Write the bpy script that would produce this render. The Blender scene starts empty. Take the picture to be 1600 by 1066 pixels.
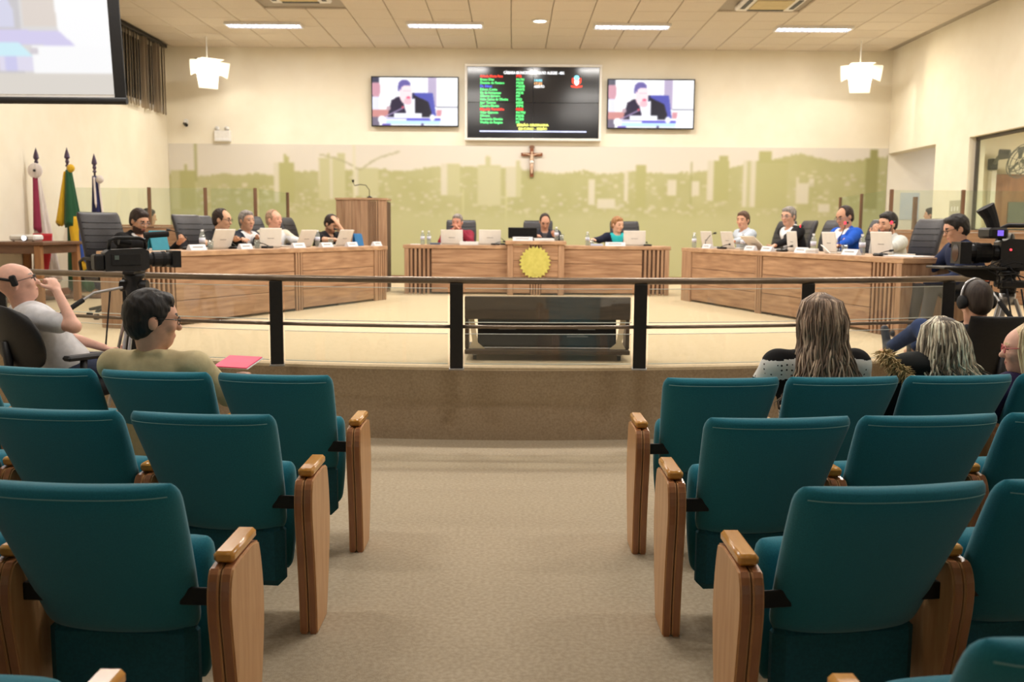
import bpy, bmesh, math, random
import numpy as np
from mathutils import Matrix, Vector, Euler

# ------------------------------------------------------------------ camera
SC = bpy.context.scene
COL = SC.collection
TH = math.atan(173 / 1500.0); ROLL = math.radians(0.40)
fw = Vector((0, math.cos(TH), -math.sin(TH))); up = Vector((0, math.sin(TH), math.cos(TH))); rt = Vector((1, 0, 0))
cR = rt * math.cos(ROLL) + up * math.sin(ROLL); cU = up * math.cos(ROLL) - rt * math.sin(ROLL)
cam_d = bpy.data.cameras.new('camera'); cam = bpy.data.objects.new('camera', cam_d); COL.objects.link(cam)
mw = Matrix.Identity(4)
for i in range(3):
    mw[i][0] = cR[i]; mw[i][1] = cU[i]; mw[i][2] = -fw[i]
mw[2][3] = 1.5
cam.matrix_world = mw
cam_d.sensor_width = 36; cam_d.lens = 1500 / 1600 * 36; cam_d.clip_start = 0.05; cam_d.clip_end = 100
cam_d.dof.use_dof = True; cam_d.dof.focus_distance = 4.0; cam_d.dof.aperture_fstop = 4.0
SC.camera = cam
# ------------------------------------------------------------------ light and exposure
vs = SC.view_settings
vs.view_transform = 'Standard'; vs.look = 'None'; vs.gamma = 1.0; vs.use_curve_mapping = False
vs.exposure = 0.07
wd = bpy.data.worlds.new('world'); SC.world = wd; wd.use_nodes = True
wd.node_tree.nodes['Background'].inputs[0].default_value = (0.9, 0.85, 0.75, 1)
wd.node_tree.nodes['Background'].inputs[1].default_value = 0.05
TROFFER_STAGE = 66.0     # watts per ceiling luminaire above the stage
TROFFER_AUD = 52.0       # dimmed ones above the audience
SPOT_W = 150.0
SCREEN_E = 1.15

# ------------------------------------------------------------------ helpers
def lin(c):
    c = np.asarray(c, float) / 255.0
    return np.where(c <= 0.04045, c / 12.92, ((c + 0.055) / 1.055) ** 2.4)
def rgba(c):
    r = lin(c); return (float(r[0]), float(r[1]), float(r[2]), 1.0)

MATS = {}
def mat(name, c, rough=0.6, metal=0.0, c2=None, scale=20.0, stretch=(1, 1, 1), detail=3.0, bump=0.0, bscale=None,
        emit=None, estr=0.0, spec=0.5, rand=0.0, sheen=0.0, coat=0.0, lo=0.35, hi=0.65, bdist=0.002):
    if name in MATS: return MATS[name]
    m = bpy.data.materials.new(name); m.use_nodes = True; MATS[name] = m
    nt = m.node_tree; p = nt.nodes['Principled BSDF']
    p.inputs['Base Color'].default_value = rgba(c); p.inputs['Roughness'].default_value = rough
    p.inputs['Metallic'].default_value = metal; p.inputs['Specular IOR Level'].default_value = spec
    if sheen: p.inputs['Sheen Weight'].default_value = sheen
    if coat: p.inputs['Coat Weight'].default_value = coat; p.inputs['Coat Roughness'].default_value = 0.15
    if emit is not None:
        p.inputs['Emission Color'].default_value = rgba(emit); p.inputs['Emission Strength'].default_value = estr
    vec = None
    if c2 is not None or bump:
        tc = nt.nodes.new('ShaderNodeTexCoord'); mp = nt.nodes.new('ShaderNodeMapping')
        mp.inputs['Scale'].default_value = stretch
        src = tc.outputs['Object']
        if rand:
            oi = nt.nodes.new('ShaderNodeObjectInfo'); sc_ = nt.nodes.new('ShaderNodeVectorMath'); sc_.operation = 'SCALE'
            cb = nt.nodes.new('ShaderNodeCombineXYZ')
            for k in range(3): nt.links.new(oi.outputs['Random'], cb.inputs[k])
            nt.links.new(cb.outputs[0], sc_.inputs[0]); sc_.inputs['Scale'].default_value = rand
            ad = nt.nodes.new('ShaderNodeVectorMath'); nt.links.new(src, ad.inputs[0]); nt.links.new(sc_.outputs[0], ad.inputs[1])
            src = ad.outputs[0]
        nt.links.new(src, mp.inputs['Vector']); vec = mp.outputs[0]
    if c2 is not None:
        nz = nt.nodes.new('ShaderNodeTexNoise'); nz.inputs['Scale'].default_value = scale; nz.inputs['Detail'].default_value = detail
        rp = nt.nodes.new('ShaderNodeValToRGB'); rp.color_ramp.elements[0].position = lo; rp.color_ramp.elements[1].position = hi
        rp.color_ramp.elements[0].color = rgba(c); rp.color_ramp.elements[1].color = rgba(c2)
        nt.links.new(vec, nz.inputs['Vector']); nt.links.new(nz.outputs['Fac'], rp.inputs['Fac'])
        nt.links.new(rp.outputs[0], p.inputs['Base Color'])
    if bump:
        nb = nt.nodes.new('ShaderNodeTexNoise'); nb.inputs['Scale'].default_value = bscale or scale; nb.inputs['Detail'].default_value = 2
        bp = nt.nodes.new('ShaderNodeBump'); bp.inputs['Strength'].default_value = bump; bp.inputs['Distance'].default_value = bdist
        nt.links.new(vec, nb.inputs['Vector']); nt.links.new(nb.outputs['Fac'], bp.inputs['Height'])
        nt.links.new(bp.outputs[0], p.inputs['Normal'])
    return m

def glass_mat(name, tint=(225, 238, 230), gloss=0.07, op=0.04):
    m = bpy.data.materials.new(name); m.use_nodes = True; nt = m.node_tree; nt.nodes.clear()
    o = nt.nodes.new('ShaderNodeOutputMaterial'); t = nt.nodes.new('ShaderNodeBsdfTransparent'); t.inputs[0].default_value = rgba(tint)
    g = nt.nodes.new('ShaderNodeBsdfGlossy'); g.inputs['Roughness'].default_value = 0.03
    d = nt.nodes.new('ShaderNodeBsdfDiffuse'); d.inputs[0].default_value = rgba((200, 205, 195))
    a = nt.nodes.new('ShaderNodeMixShader'); a.inputs[0].default_value = gloss; b = nt.nodes.new('ShaderNodeMixShader'); b.inputs[0].default_value = op
    nt.links.new(t.outputs[0], a.inputs[1]); nt.links.new(g.outputs[0], a.inputs[2]); nt.links.new(a.outputs[0], b.inputs[1]); nt.links.new(d.outputs[0], b.inputs[2])
    nt.links.new(b.outputs[0], o.inputs[0]); MATS[name] = m; return m

def attr_mat(name, emit=0.0, rough=0.5, spec=0.3):
    """colour comes from the printed / displayed picture stored on the surface itself"""
    m = bpy.data.materials.new(name); m.use_nodes = True; nt = m.node_tree; p = nt.nodes['Principled BSDF']; MATS[name] = m
    a = nt.nodes.new('ShaderNodeVertexColor'); a.layer_name = 'print'
    p.inputs['Roughness'].default_value = rough; p.inputs['Specular IOR Level'].default_value = spec
    if emit:
        p.inputs['Base Color'].default_value = (0.01, 0.01, 0.012, 1)
        nt.links.new(a.outputs[0], p.inputs['Emission Color']); p.inputs['Emission Strength'].default_value = emit
    else:
        nt.links.new(a.outputs[0], p.inputs['Base Color'])
    return m

class MB:
    def __init__(s): s.v = []; s.f = []; s.m = []; s.cur = 0
    def add(s, vs, fs):
        n = len(s.v); s.v += [tuple(v) for v in vs]
        for f in fs: s.f.append(tuple(n + i for i in f)); s.m.append(s.cur)
        return s
    def box(s, x0, x1, y0, y1, z0, z1):
        return s.add([(x0,y0,z0),(x1,y0,z0),(x1,y1,z0),(x0,y1,z0),(x0,y0,z1),(x1,y0,z1),(x1,y1,z1),(x0,y1,z1)],
                     [(0,3,2,1),(4,5,6,7),(0,1,5,4),(1,2,6,5),(2,3,7,6),(3,0,4,7)])
    def cbox(s, x0, x1, y0, y1, z0, z1, b=0.01):
        """box with chamfered edges"""
        b = min(b, (x1-x0)*.45, (y1-y0)*.45, (z1-z0)*.45)
        vs = []; idx = {}
        for ix, (xo, xi) in enumerate(((x0, x0+b), (x1, x1-b))):
            for iy, (yo, yi) in enumerate(((y0, y0+b), (y1, y1-b))):
                for iz, (zo, zi) in enumerate(((z0, z0+b), (z1, z1-b))):
                    for k, p in enumerate(((xo, yi, zi), (xi, yo, zi), (xi, yi, zo))):
                        idx[ix, iy, iz, k] = len(vs); vs.append(p)
        g = lambda *a: idx[a]; fs = []
        for i in (0, 1):
            q = [g(i,0,0,0), g(i,1,0,0), g(i,1,1,0), g(i,0,1,0)]; fs.append(q if i else q[::-1])
            q = [g(0,i,0,1), g(0,i,1,1), g(1,i,1,1), g(1,i,0,1)]; fs.append(q if i else q[::-1])
            q = [g(0,0,i,2), g(1,0,i,2), g(1,1,i,2), g(0,1,i,2)]; fs.append(q if i else q[::-1])
        for i in (0, 1):
            for j in (0, 1):
                q = [g(0,i,j,1), g(1,i,j,1), g(1,i,j,2), g(0,i,j,2)]; fs.append(q if i == j else q[::-1])
                q = [g(i,0,j,0), g(i,0,j,2), g(i,1,j,2), g(i,1,j,0)]; fs.append(q if i == j else q[::-1])
                q = [g(i,j,0,0), g(i,j,0,1), g(i,j,1,1), g(i,j,1,0)]; fs.append(q if i != j else q[::-1])
        for ix in (0, 1):
            for iy in (0, 1):
                for iz in (0, 1):
                    q = [g(ix,iy,iz,0), g(ix,iy,iz,1), g(ix,iy,iz,2)]; fs.append(q if (ix+iy+iz) % 2 else q[::-1])
        return s.add(vs, fs)
    def tube(s, path, r, n=8, caps=True):
        P = [Vector(p) for p in path]; R = r if isinstance(r, (list, tuple)) else [r]*len(P)
        vs = []; fs = []; ref = None
        for i, p in enumerate(P):
            t = (P[min(i+1, len(P)-1)] - P[max(i-1, 0)]).normalized()
            if ref is None: ref = t.orthogonal().normalized()
            ref = (ref - t*ref.dot(t))
            ref = ref.normalized() if ref.length > 1e-6 else t.orthogonal().normalized()
            b = t.cross(ref)
            for k in range(n):
                a = 2*math.pi*k/n; vs.append(p + (ref*math.cos(a) + b*math.sin(a))*R[i])
        for i in range(len(P)-1):
            for k in range(n):
                k2 = (k+1) % n; fs.append((i*n+k, i*n+k2, (i+1)*n+k2, (i+1)*n+k))
        if caps: fs.append(tuple(range(n))[::-1]); fs.append(tuple((len(P)-1)*n+k for k in range(n)))
        return s.add(vs, fs)
    def lathe(s, prof, c=(0, 0, 0), n=16):
        vs = []; fs = []
        for (r, z) in prof:
            for k in range(n):
                a = 2*math.pi*k/n; vs.append((c[0]+r*math.cos(a), c[1]+r*math.sin(a), c[2]+z))
        for i in range(len(prof)-1):
            for k in range(n):
                k2 = (k+1) % n; fs.append((i*n+k, i*n+k2, (i+1)*n+k2, (i+1)*n+k))
        fs.append(tuple(range(n))[::-1]); fs.append(tuple((len(prof)-1)*n+k for k in range(n)))
        return s.add(vs, fs)
    def ball(s, c, r, n=12, m=8):
        r = r if isinstance(r, (tuple, list)) else (r, r, r); vs = [(c[0], c[1], c[2]-r[2])]; fs = []
        for i in range(1, m):
            t = -math.pi/2 + math.pi*i/m
            for k in range(n):
                a = 2*math.pi*k/n; vs.append((c[0]+r[0]*math.cos(t)*math.cos(a), c[1]+r[1]*math.cos(t)*math.sin(a), c[2]+r[2]*math.sin(t)))
        vs.append((c[0], c[1], c[2]+r[2])); T = len(vs)-1
        for k in range(n): fs.append((0, 1+(k+1) % n, 1+k))
        for i in range(m-2):
            for k in range(n): k2 = (k+1) % n; fs.append((1+i*n+k, 1+i*n+k2, 1+(i+1)*n+k2, 1+(i+1)*n+k))
        for k in range(n): fs.append((T, T-n+k, T-n+(k+1) % n))
        return s.add(vs, fs)
    def prism(s, poly, d0, d1, ax='x'):
        """extrude 2-D outline along an axis: ax x -> (y,z), y -> (x,z), z -> (x,y)"""
        mk = {'x': lambda p, d: (d, p[0], p[1]), 'y': lambda p, d: (p[0], d, p[1]), 'z': lambda p, d: (p[0], p[1], d)}[ax]
        n = len(poly); vs = [mk(p, d0) for p in poly] + [mk(p, d1) for p in poly]
        fs = [tuple(range(n))[::-1], tuple(range(n, 2*n))] + [(i, (i+1) % n, n+(i+1) % n, n+i) for i in range(n)]
        return s.add(vs, fs)
    def xform(s, M):
        s.v = [tuple(M @ Vector(v)) for v in s.v]; return s
    def mesh(s, name, mats, smooth=False, fix=True):
        me = bpy.data.meshes.new(name); me.from_pydata(s.v, [], s.f)
        for m in (mats if isinstance(mats, (list, tuple)) else [mats]): me.materials.append(m)
        if len(set(s.m)) > 1: me.polygons.foreach_set('material_index', s.m)
        if fix:
            bm = bmesh.new(); bm.from_mesh(me); bmesh.ops.recalc_face_normals(bm, faces=bm.faces); bm.to_mesh(me); bm.free()
        if smooth:
            me.polygons.foreach_set('use_smooth', [True]*len(me.polygons))
            if smooth != 'all':
                try: me.set_sharp_from_angle(angle=math.radians(40))
                except Exception: pass
        me.update(); return me
    def build(s, name, mats, parent=None, smooth=False, fix=True):
        return link(name, s.mesh(name, mats, smooth, fix), parent)

def link(name, me, parent=None, M=None):
    o = bpy.data.objects.new(name, me); COL.objects.link(o)
    if parent is not None: o.parent = parent
    if M is not None: o.matrix_local = M
    return o
def thing(name, label, cat, loc=(0, 0, 0), rz=0.0, group=None):
    o = bpy.data.objects.new(name, None); COL.objects.link(o); o.empty_display_size = 0.1
    o.location = loc; o.rotation_euler = (0, 0, rz); return tag(o, label, cat, group)
def tag(o, label, cat, group=None):
    o['label'] = label; o['category'] = cat
    if group: o['group'] = group
    return o
def struct(o, label=None):
    o['kind'] = 'structure'
    if label: o['label'] = label
    return o
def dup(root, loc, rz, label, group=None):
    r = root.copy(); COL.objects.link(r); r.location = loc; r.rotation_euler = (0, 0, rz); r['label'] = label
    if group: r['group'] = group
    for ch in list(root.children):
        c = ch.copy(); COL.objects.link(c); c.parent = r
        for g in ch.children:
            d = g.copy(); COL.objects.link(d); d.parent = c
    return r
def picture_mesh(name, x0, x1, z0, z1, img, m, y=0.0):
    """vertical flat panel facing -Y whose picture is stored per corner; img rows run top to bottom (sRGB 0-255)"""
    H, W = img.shape[:2]
    xs = np.linspace(x0, x1, W+1); zs = np.linspace(z1, z0, H+1)
    X, Z = np.meshgrid(xs, zs); V = np.stack([X, np.full_like(X, y), Z], -1).reshape(-1, 3)
    i = np.arange(H*(W+1)).reshape(H, W+1)[:, :W].ravel()
    Fq = np.stack([i+W+1, i+W+2, i+1, i], 1)
    me = bpy.data.meshes.new(name); me.vertices.add(len(V)); me.vertices.foreach_set('co', V.ravel())
    me.loops.add(Fq.size); me.polygons.add(len(Fq)); me.polygons.foreach_set('loop_start', np.arange(0, Fq.size, 4))
    me.loops.foreach_set('vertex_index', Fq.ravel().astype(np.int32)); me.update(calc_edges=True)
    ca = me.color_attributes.new('print', 'FLOAT_COLOR', 'CORNER')
    c = np.ones((len(Fq), 4, 4)); c[:, :, :3] = lin(img.reshape(-1, 3))[:, None, :]
    ca.data.foreach_set('color', c.ravel().astype(np.float32)); me.materials.append(m); return me
def rect(img, x0, y0, x1, y1, c, a=1.0):
    x0, x1, y0, y1 = [int(round(v)) for v in (x0, x1, y0, y1)]
    x0 = max(0, x0); y0 = max(0, y0)
    if x1 > x0 and y1 > y0: img[y0:y1, x0:x1] = img[y0:y1, x0:x1]*(1-a) + np.array(c, float)*a
def ell(img, cx, cy, rx, ry, c, a=1.0):
    yy, xx = np.mgrid[0:img.shape[0], 0:img.shape[1]]; k = ((xx-cx)/rx)**2 + ((yy-cy)/ry)**2 < 1
    img[k] = img[k]*(1-a) + np.array(c, float)*a
def poly_fill(img, pts, c, a=1.0):
    yy, xx = np.mgrid[0:img.shape[0], 0:img.shape[1]]; ins = np.zeros(xx.shape, bool); n = len(pts)
    for i in range(n):
        xa, ya = pts[i]; xb, yb = pts[(i+1) % n]
        if ya == yb: continue
        k = ((ya > yy) != (yb > yy)) & (xx < (xb-xa)*(yy-ya)/(yb-ya)+xa); ins ^= k
    img[ins] = img[ins]*(1-a) + np.array(c, float)*a
def soften(img, n=1):
    for _ in range(n):
        p = np.pad(img, ((1, 1), (1, 1), (0, 0)), 'edge')
        img = (p[1:-1, 1:-1]*4 + p[:-2, 1:-1]*2 + p[2:, 1:-1]*2 + p[1:-1, :-2]*2 + p[1:-1, 2:]*2 + p[:-2, :-2] + p[2:, 2:] + p[:-2, 2:] + p[2:, :-2])/16
    return img
def text_mesh(body, h, m, width=None, align='LEFT'):
    cu = bpy.data.curves.new('lettering', 'FONT'); cu.body = body; cu.size = h; cu.align_x = align; cu.resolution_u = 2; cu.offset = h*0.02
    ob = bpy.data.objects.new('lettering', cu); COL.objects.link(ob)
    bpy.context.view_layer.update()
    me = bpy.data.meshes.new_from_object(ob.evaluated_get(bpy.context.evaluated_depsgraph_get()))
    bpy.data.objects.remove(ob); bpy.data.curves.remove(cu)
    if width and len(me.vertices):
        xs = [v.co.x for v in me.vertices]; w = max(xs)-min(xs)
        if w > 0: me.transform(Matrix.Diagonal((width/w, 1, 1, 1)))
    me.materials.clear(); me.materials.append(m); return me

# ------------------------------------------------------------------ materials
M_wall = mat('wall_paint', (241, 234, 216), 0.85, c2=(238, 230, 211), scale=3, spec=0.2)
M_ceil = mat('ceiling_tile', (222, 211, 196), 0.9, c2=(214, 203, 188), scale=60, spec=0.1, bump=0.15)
M_grid = mat('ceiling_grid', (170, 160, 146), 0.7)
M_carpet = mat('aisle_carpet', (180, 166, 143), 0.97, c2=(164, 150, 128), scale=55, detail=6, bump=0.5, bscale=160, spec=0.05, bdist=0.004)
M_stagec = mat('stage_carpet', (216, 197, 166), 0.97, c2=(206, 187, 156), scale=40, detail=6, bump=0.4, bscale=160, spec=0.05, bdist=0.004)
M_riser = mat('riser_carpet', (172, 152, 126), 0.97, c2=(154, 134, 109), scale=70, detail=6, bump=0.6, bscale=200, spec=0.05, bdist=0.004)
M_wood = mat('walnut_board', (186, 150, 118), 0.5, c2=(140, 105, 80), scale=2.2, stretch=(1.2, 1.2, 14), detail=6, rand=30, lo=0.3, hi=0.72, spec=0.3)
M_woodv = mat('walnut_upright', (184, 150, 120), 0.5, c2=(146, 112, 87), scale=2.2, stretch=(14, 14, 1.0), detail=6, rand=30, lo=0.3, hi=0.72, spec=0.3)
M_woodtop = mat('walnut_top', (194, 159, 126), 0.45, c2=(161, 126, 98), scale=2.0, stretch=(3, 3, 12), detail=6, rand=30, spec=0.35)
M_beech = mat('beech_veneer', (206, 160, 112), 0.42, c2=(192, 142, 95), scale=4, stretch=(10, 10, 1.1), detail=5, rand=20, spec=0.4, coat=0.25)
M_beechedge = mat('beech_edge', (168, 112, 74), 0.3, c2=(152, 98, 62), scale=4, stretch=(10, 10, 1.1), detail=5, rand=20, spec=0.5, coat=0.5)
M_honey = mat('honey_armrest', (214, 152, 62), 0.25, c2=(202, 138, 50), scale=5, stretch=(10, 1.5, 10), detail=5, rand=20, spec=0.5, coat=0.6)
M_teal = mat('teal_fabric', (38, 124, 142), 0.9, c2=(33, 113, 131), scale=260, detail=2, bump=0.25, bscale=420, spec=0.15, sheen=0.25)
M_seam = mat('teal_thread', (120, 168, 172), 0.8)
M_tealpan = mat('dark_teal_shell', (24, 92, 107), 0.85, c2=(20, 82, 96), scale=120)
M_black = mat('black_metal', (24, 23, 22), 0.45, c2=(30, 28, 26), scale=30, spec=0.4)
M_blackpl = mat('black_plastic', (22, 22, 24), 0.5, c2=(28, 28, 30), scale=60, spec=0.4)
M_leather = mat('black_leather', (52, 50, 54), 0.42, c2=(44, 42, 46), scale=80, bump=0.3, bscale=300, spec=0.45)
M_bronze = mat('bronze_rail', (128, 114, 98), 0.3, metal=0.6, c2=(118, 104, 90), scale=12)
M_steel = mat('brushed_steel', (180, 180, 182), 0.3, metal=0.9, c2=(168, 168, 170), scale=40)
M_white = mat('white_plastic', (236, 234, 230), 0.45, c2=(230, 228, 224), scale=20)
M_paper = mat('white_paper', (240, 240, 240), 0.8, c2=(234, 234, 236), scale=30)
M_glass = glass_mat('rail_glass', (250, 251, 248), 0.05, 0.03)
M_pane = glass_mat('clear_pane', (246, 250, 244), 0.035, 0.03)
M_gedge = mat('glass_edge_highlight', (232, 238, 232), 0.15, c2=(226, 232, 226), scale=10, spec=0.6)  # bright highlights along the pane edges, put in as near-white colour
M_brown = mat('brown_post', (128, 94, 70), 0.5, c2=(112, 80, 58), scale=3, stretch=(10, 10, 1))
M_dark = mat('dark_void', (12, 12, 13), 0.8, c2=(16, 16, 17), scale=10)
# ------------------------------------------------------------------ room shell
ST = 0.535            # stage top
ZC = 4.82             # ceiling
XL, XR, YB, YF = -6.44, 7.0, 18.2, -5.0
fl = MB().box(XL-0.2, XR+4, YF, YB+0.2, -0.1, 0).build('floor', M_carpet); struct(fl)
AX, AY, AR = -0.1, 6.77+8.35, 8.35
def arc(x, off=0.0): r = AR-off; return AY-math.sqrt(r*r-(x-AX)**2)
xs = np.linspace(XL, XR, 61)
sb = MB(); front = [(x, arc(x)) for x in xs]
poly = front + [(XR, YB), (XL, YB)]
sb.prism(poly, 0.0, ST-0.03, 'z'); stage = sb.build('floor', [M_riser]); struct(stage, 'brown carpeted stage riser with curved front')
sb = MB(); nose = []
for dz, off in ((ST-0.03, 0.0), (ST-0.012, 0.006), (ST, 0.03)):
    nose.append([(x, arc(x, off) if off else arc(x), dz) for x in xs])
vs_ = [p for row in nose for p in row]; n_ = len(xs)
fs_ = [(i*n_+k, i*n_+k+1, (i+1)*n_+k+1, (i+1)*n_+k) for i in range(2) for k in range(n_-1)]
vs_ += [(XR, YB, ST), (XL, YB, ST)]; fs_.append(tuple(range(2*n_, 3*n_)) + (3*n_, 3*n_+1))
sb.add(vs_, fs_); struct(sb.build('floor', M_stagec), 'pale beige carpet of the raised stage')
# walls
struct(MB().box(XL-0.2, XR+4, YB, YB+0.2, 0, ZC+0.3).build('wall_back', M_wall))
struct(MB().box(XL-0.2, XL, YF, YB, 0, ZC+0.3).build('wall_left', M_wall))
struct(MB().box(XL-0.2, XR+4, YF-0.2, YF, 0, ZC+0.3).build('wall_front', M_wall))
# right wall with a passage (16.18-18.2) and an internal window (11.0-15.0)
w = MB()
PT, WT, WB_, W0, W1, PY = 2.97, 2.97, 1.52, 10.4, 15.0, 16.18
w.box(XR, XR+0.25, YF, W0, 0, ZC+0.3); w.box(XR, XR+0.25, W0, W1, 0, WB_); w.box(XR, XR+0.25, W0, W1, WT, ZC+0.3)
w.box(XR, XR+0.25, W1, PY, 0, ZC+0.3); w.box(XR, XR+0.25, PY, YB, PT, ZC+0.3)
struct(w.build('wall_right', M_wall))
# passage and neighbouring room
struct(MB().box(XR+0.25, XR+4, PY-0.15, PY, ST, PT+0.3).build('wall_passage', M_wall))
struct(MB().box(XR+3.8, XR+4, 9.0, YB, 0, PT+0.6).build('wall_far_right', M_wall))
struct(MB().box(XR+0.25, XR+3.8, 9.0, YB, ST-0.05, ST).build('floor', M_stagec), 'pale floor of the neighbouring room')
struct(MB().box(XR+0.25, XR+3.8, 9.0, YB, PT+0.28, PT+0.4).build('ceiling', M_ceil), 'low ceiling of the neighbouring room')
struct(MB().box(XR+0.25, XR+3.8, 8.9, 9.0, 0, PT+0.4).build('wall_side_room', M_wall))
# baseboards
M_base = mat('baseboard_wood', (150, 96, 66), 0.5, c2=(130, 80, 54), scale=4)
struct(MB().cbox(XL, XR, YB-0.025, YB, ST, ST+0.10, .006).build('baseboard_back', M_base))
struct(MB().cbox(XL, XL+0.025, 8.8, YB-.03, ST, ST+0.10, .006).build('baseboard_left', M_base))
struct(MB().cbox(XR-0.025, XR, 8.9, PY, ST, ST+0.10, .006).build('baseboard_right', M_base))
# ceiling with lay-in tiles
ceil = struct(MB().box(XL-0.2, XR+0.25, YF-.2, YB+.2, ZC+0.03, ZC+0.13).build('ceiling', M_grid))
T = 0.625; tile_me = MB().cbox(-T/2+.006, T/2-.006, -T/2+.006, T/2-.006, 0, 0.03, .006).mesh('ceiling_tile', M_ceil)
TROF = [(-4.08, 16.15), (-1.12, 16.05), (1.91, 16.05), (4.88, 16.15)]
AC = [(3.72, 14.35), (-3.1, 14.05)]
def blocked(x, y):
    for ax, ay in AC:
        if abs(x-ax) < .45+T/2 and abs(y-ay) < .45+T/2: return True
    return False
rows_t, cols_t = 11, 21; cnt = 0
for r in range(rows_t):
    for c in range(-1, cols_t+1):
        x = XL + 0.33 + T*(c+0.5-.3); y = YB - T*(r+0.5)
        if x-T/2 < XL-.05 or x+T/2 > XR+.3 or blocked(x, y): continue
        link('ceiling_tile', tile_me, ceil, Matrix.Translation((x, y, ZC))); cnt += 1
struct(MB().box(XL, XR, YF, YB-T*rows_t, ZC, ZC+.03).build('ceiling', M_ceil), 'plain ceiling above the audience')

# ------------------------------------------------------------------ ceiling lights
def area(name, loc, sx, sy, watts, color, rot=(0, 0, 0), parent=None, spread=math.pi):
    ld = bpy.data.lights.new(name, 'AREA'); ld.shape = 'RECTANGLE'; ld.size = sx; ld.size_y = sy; ld.energy = watts
    ld.color = color; ld.spread = spread
    o = bpy.data.objects.new(name, ld); COL.objects.link(o); o.location = loc; o.rotation_euler = rot
    if parent: o.parent = parent
    return o
M_tubeE = mat('fluorescent_tube', (240, 244, 255), 0.4, emit=(225, 232, 255), estr=6.0)
M_refl = mat('luminaire_reflector', (225, 228, 238), 0.25, metal=0.3, c2=(215, 220, 232), scale=10)
def troffer(x, y, watts, label, detail=True):
    t = thing('ceiling_light', label, 'light', (x, y, ZC), 0, 'fluorescent ceiling lights')
    m = MB(); m.cbox(-.62, .62, -.16, -.135, -.045, .0, .004); m.cbox(-.62, .62, .135, .16, -.045, .0, .004)
    m.cbox(-.62, -.595, -.135, .135, -.045, .0, .004); m.cbox(.595, .62, -.135, .135, -.045, .0, .004); m.build('frame', M_white, t)
    MB().box(-.595, .595, -.135, .135, -.004, 0).build('reflector', M_refl, t)
    if detail:
        for s in (-.06, .06): MB().tube([(-.58, s, -.018), (.58, s, -.018)], .012, 8).build('tube', M_tubeE, t)
        lm = MB().cbox(-.004, .004, -.135, .135, -.042, -.028, .001).mesh('louvre_blade', M_refl)
        for k in range(12): link('louvre_blade', lm, t, Matrix.Translation((-.54+k*.098, 0, 0)))
    else:
        MB().box(-.58, .58, -.08, .08, -.03, -.006).build('tube', M_tubeE, t)
    area('lamp', (0, 0, -.06), 1.15, .26, watts, (1.0, .95, .88), parent=t)
names = ['leftmost lit ceiling light, next to the left hanging spotlight', 'lit ceiling light above the left wall television',
         'lit ceiling light above the right wall television', 'rightmost lit ceiling light, next to the right hanging spotlight']
for (x, y), nm in zip(TROF, names): troffer(x, y, TROFFER_STAGE, nm)
for j, y in enumerate((12.3, 8.9)):
    for i, x in enumerate((-4.1, -1.1, 1.9, 4.9)):
        troffer(x, y, TROFFER_STAGE*(1.0 if j == 0 else 1.15), '%s ceiling light in the %s row over the stage' % (('leftmost', 'left of middle', 'right of middle', 'rightmost')[i], ('second', 'third')[j]), False)
for j, y in enumerate((4.5, 0.6)):
    for i, x in enumerate((-3.2, 0.4, 4.0)):
        troffer(x, y, TROFFER_AUD*(1.0, .04)[j], 'dimmed %s ceiling light over the %s seats' % (('left', 'middle', 'right')[i], ('front', 'rear')[j]), False)
dl = thing('downlight', 'round recessed downlight shining in the middle of the ceiling', 'light', (0.41, 15.75, ZC))
MB().lathe([(.13, 0), (.13, -.02), (.105, -.022), (.1, -.004)], n=24).build('rim', M_white, dl, 'all')
M_downE = mat('downlight_glow', (255, 255, 255), 0.4, emit=(255, 252, 245), estr=9.0)
MB().lathe([(.1, -.003), (.1, -.01), (.06, -.02), (.01, -.024)], n=20).build('lens', M_downE, dl, 'all')
area('lamp', (0, 0, -.05), .18, .18, 25, (1, .96, .9), parent=dl)
M_acpan = mat('air_conditioner_grille', (206, 188, 140), 0.6, c2=(198, 180, 132), scale=10)
for k, (x, y) in enumerate(AC):
    t = thing('air_conditioner', ('ceiling cassette air conditioner right of the middle', 'ceiling cassette air conditioner left of the middle')[k], 'air conditioner', (x, y, ZC))
    MB().cbox(-.44, .44, -.44, .44, -.05, .02, .02).build('housing', M_white, t)
    MB().cbox(-.27, .27, -.27, .27, -.065, -.05, .01).build('intake_grille', M_acpan, t)
    for s in (-1, 1):
        MB().cbox(-.27, .27, s*.36-.035, s*.36+.035, -.058, -.05, .003).build('vane', M_black, t)
        MB().cbox(s*.36-.035, s*.36+.035, -.27, .27, -.058, -.05, .003).build('vane', M_black, t)
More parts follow.
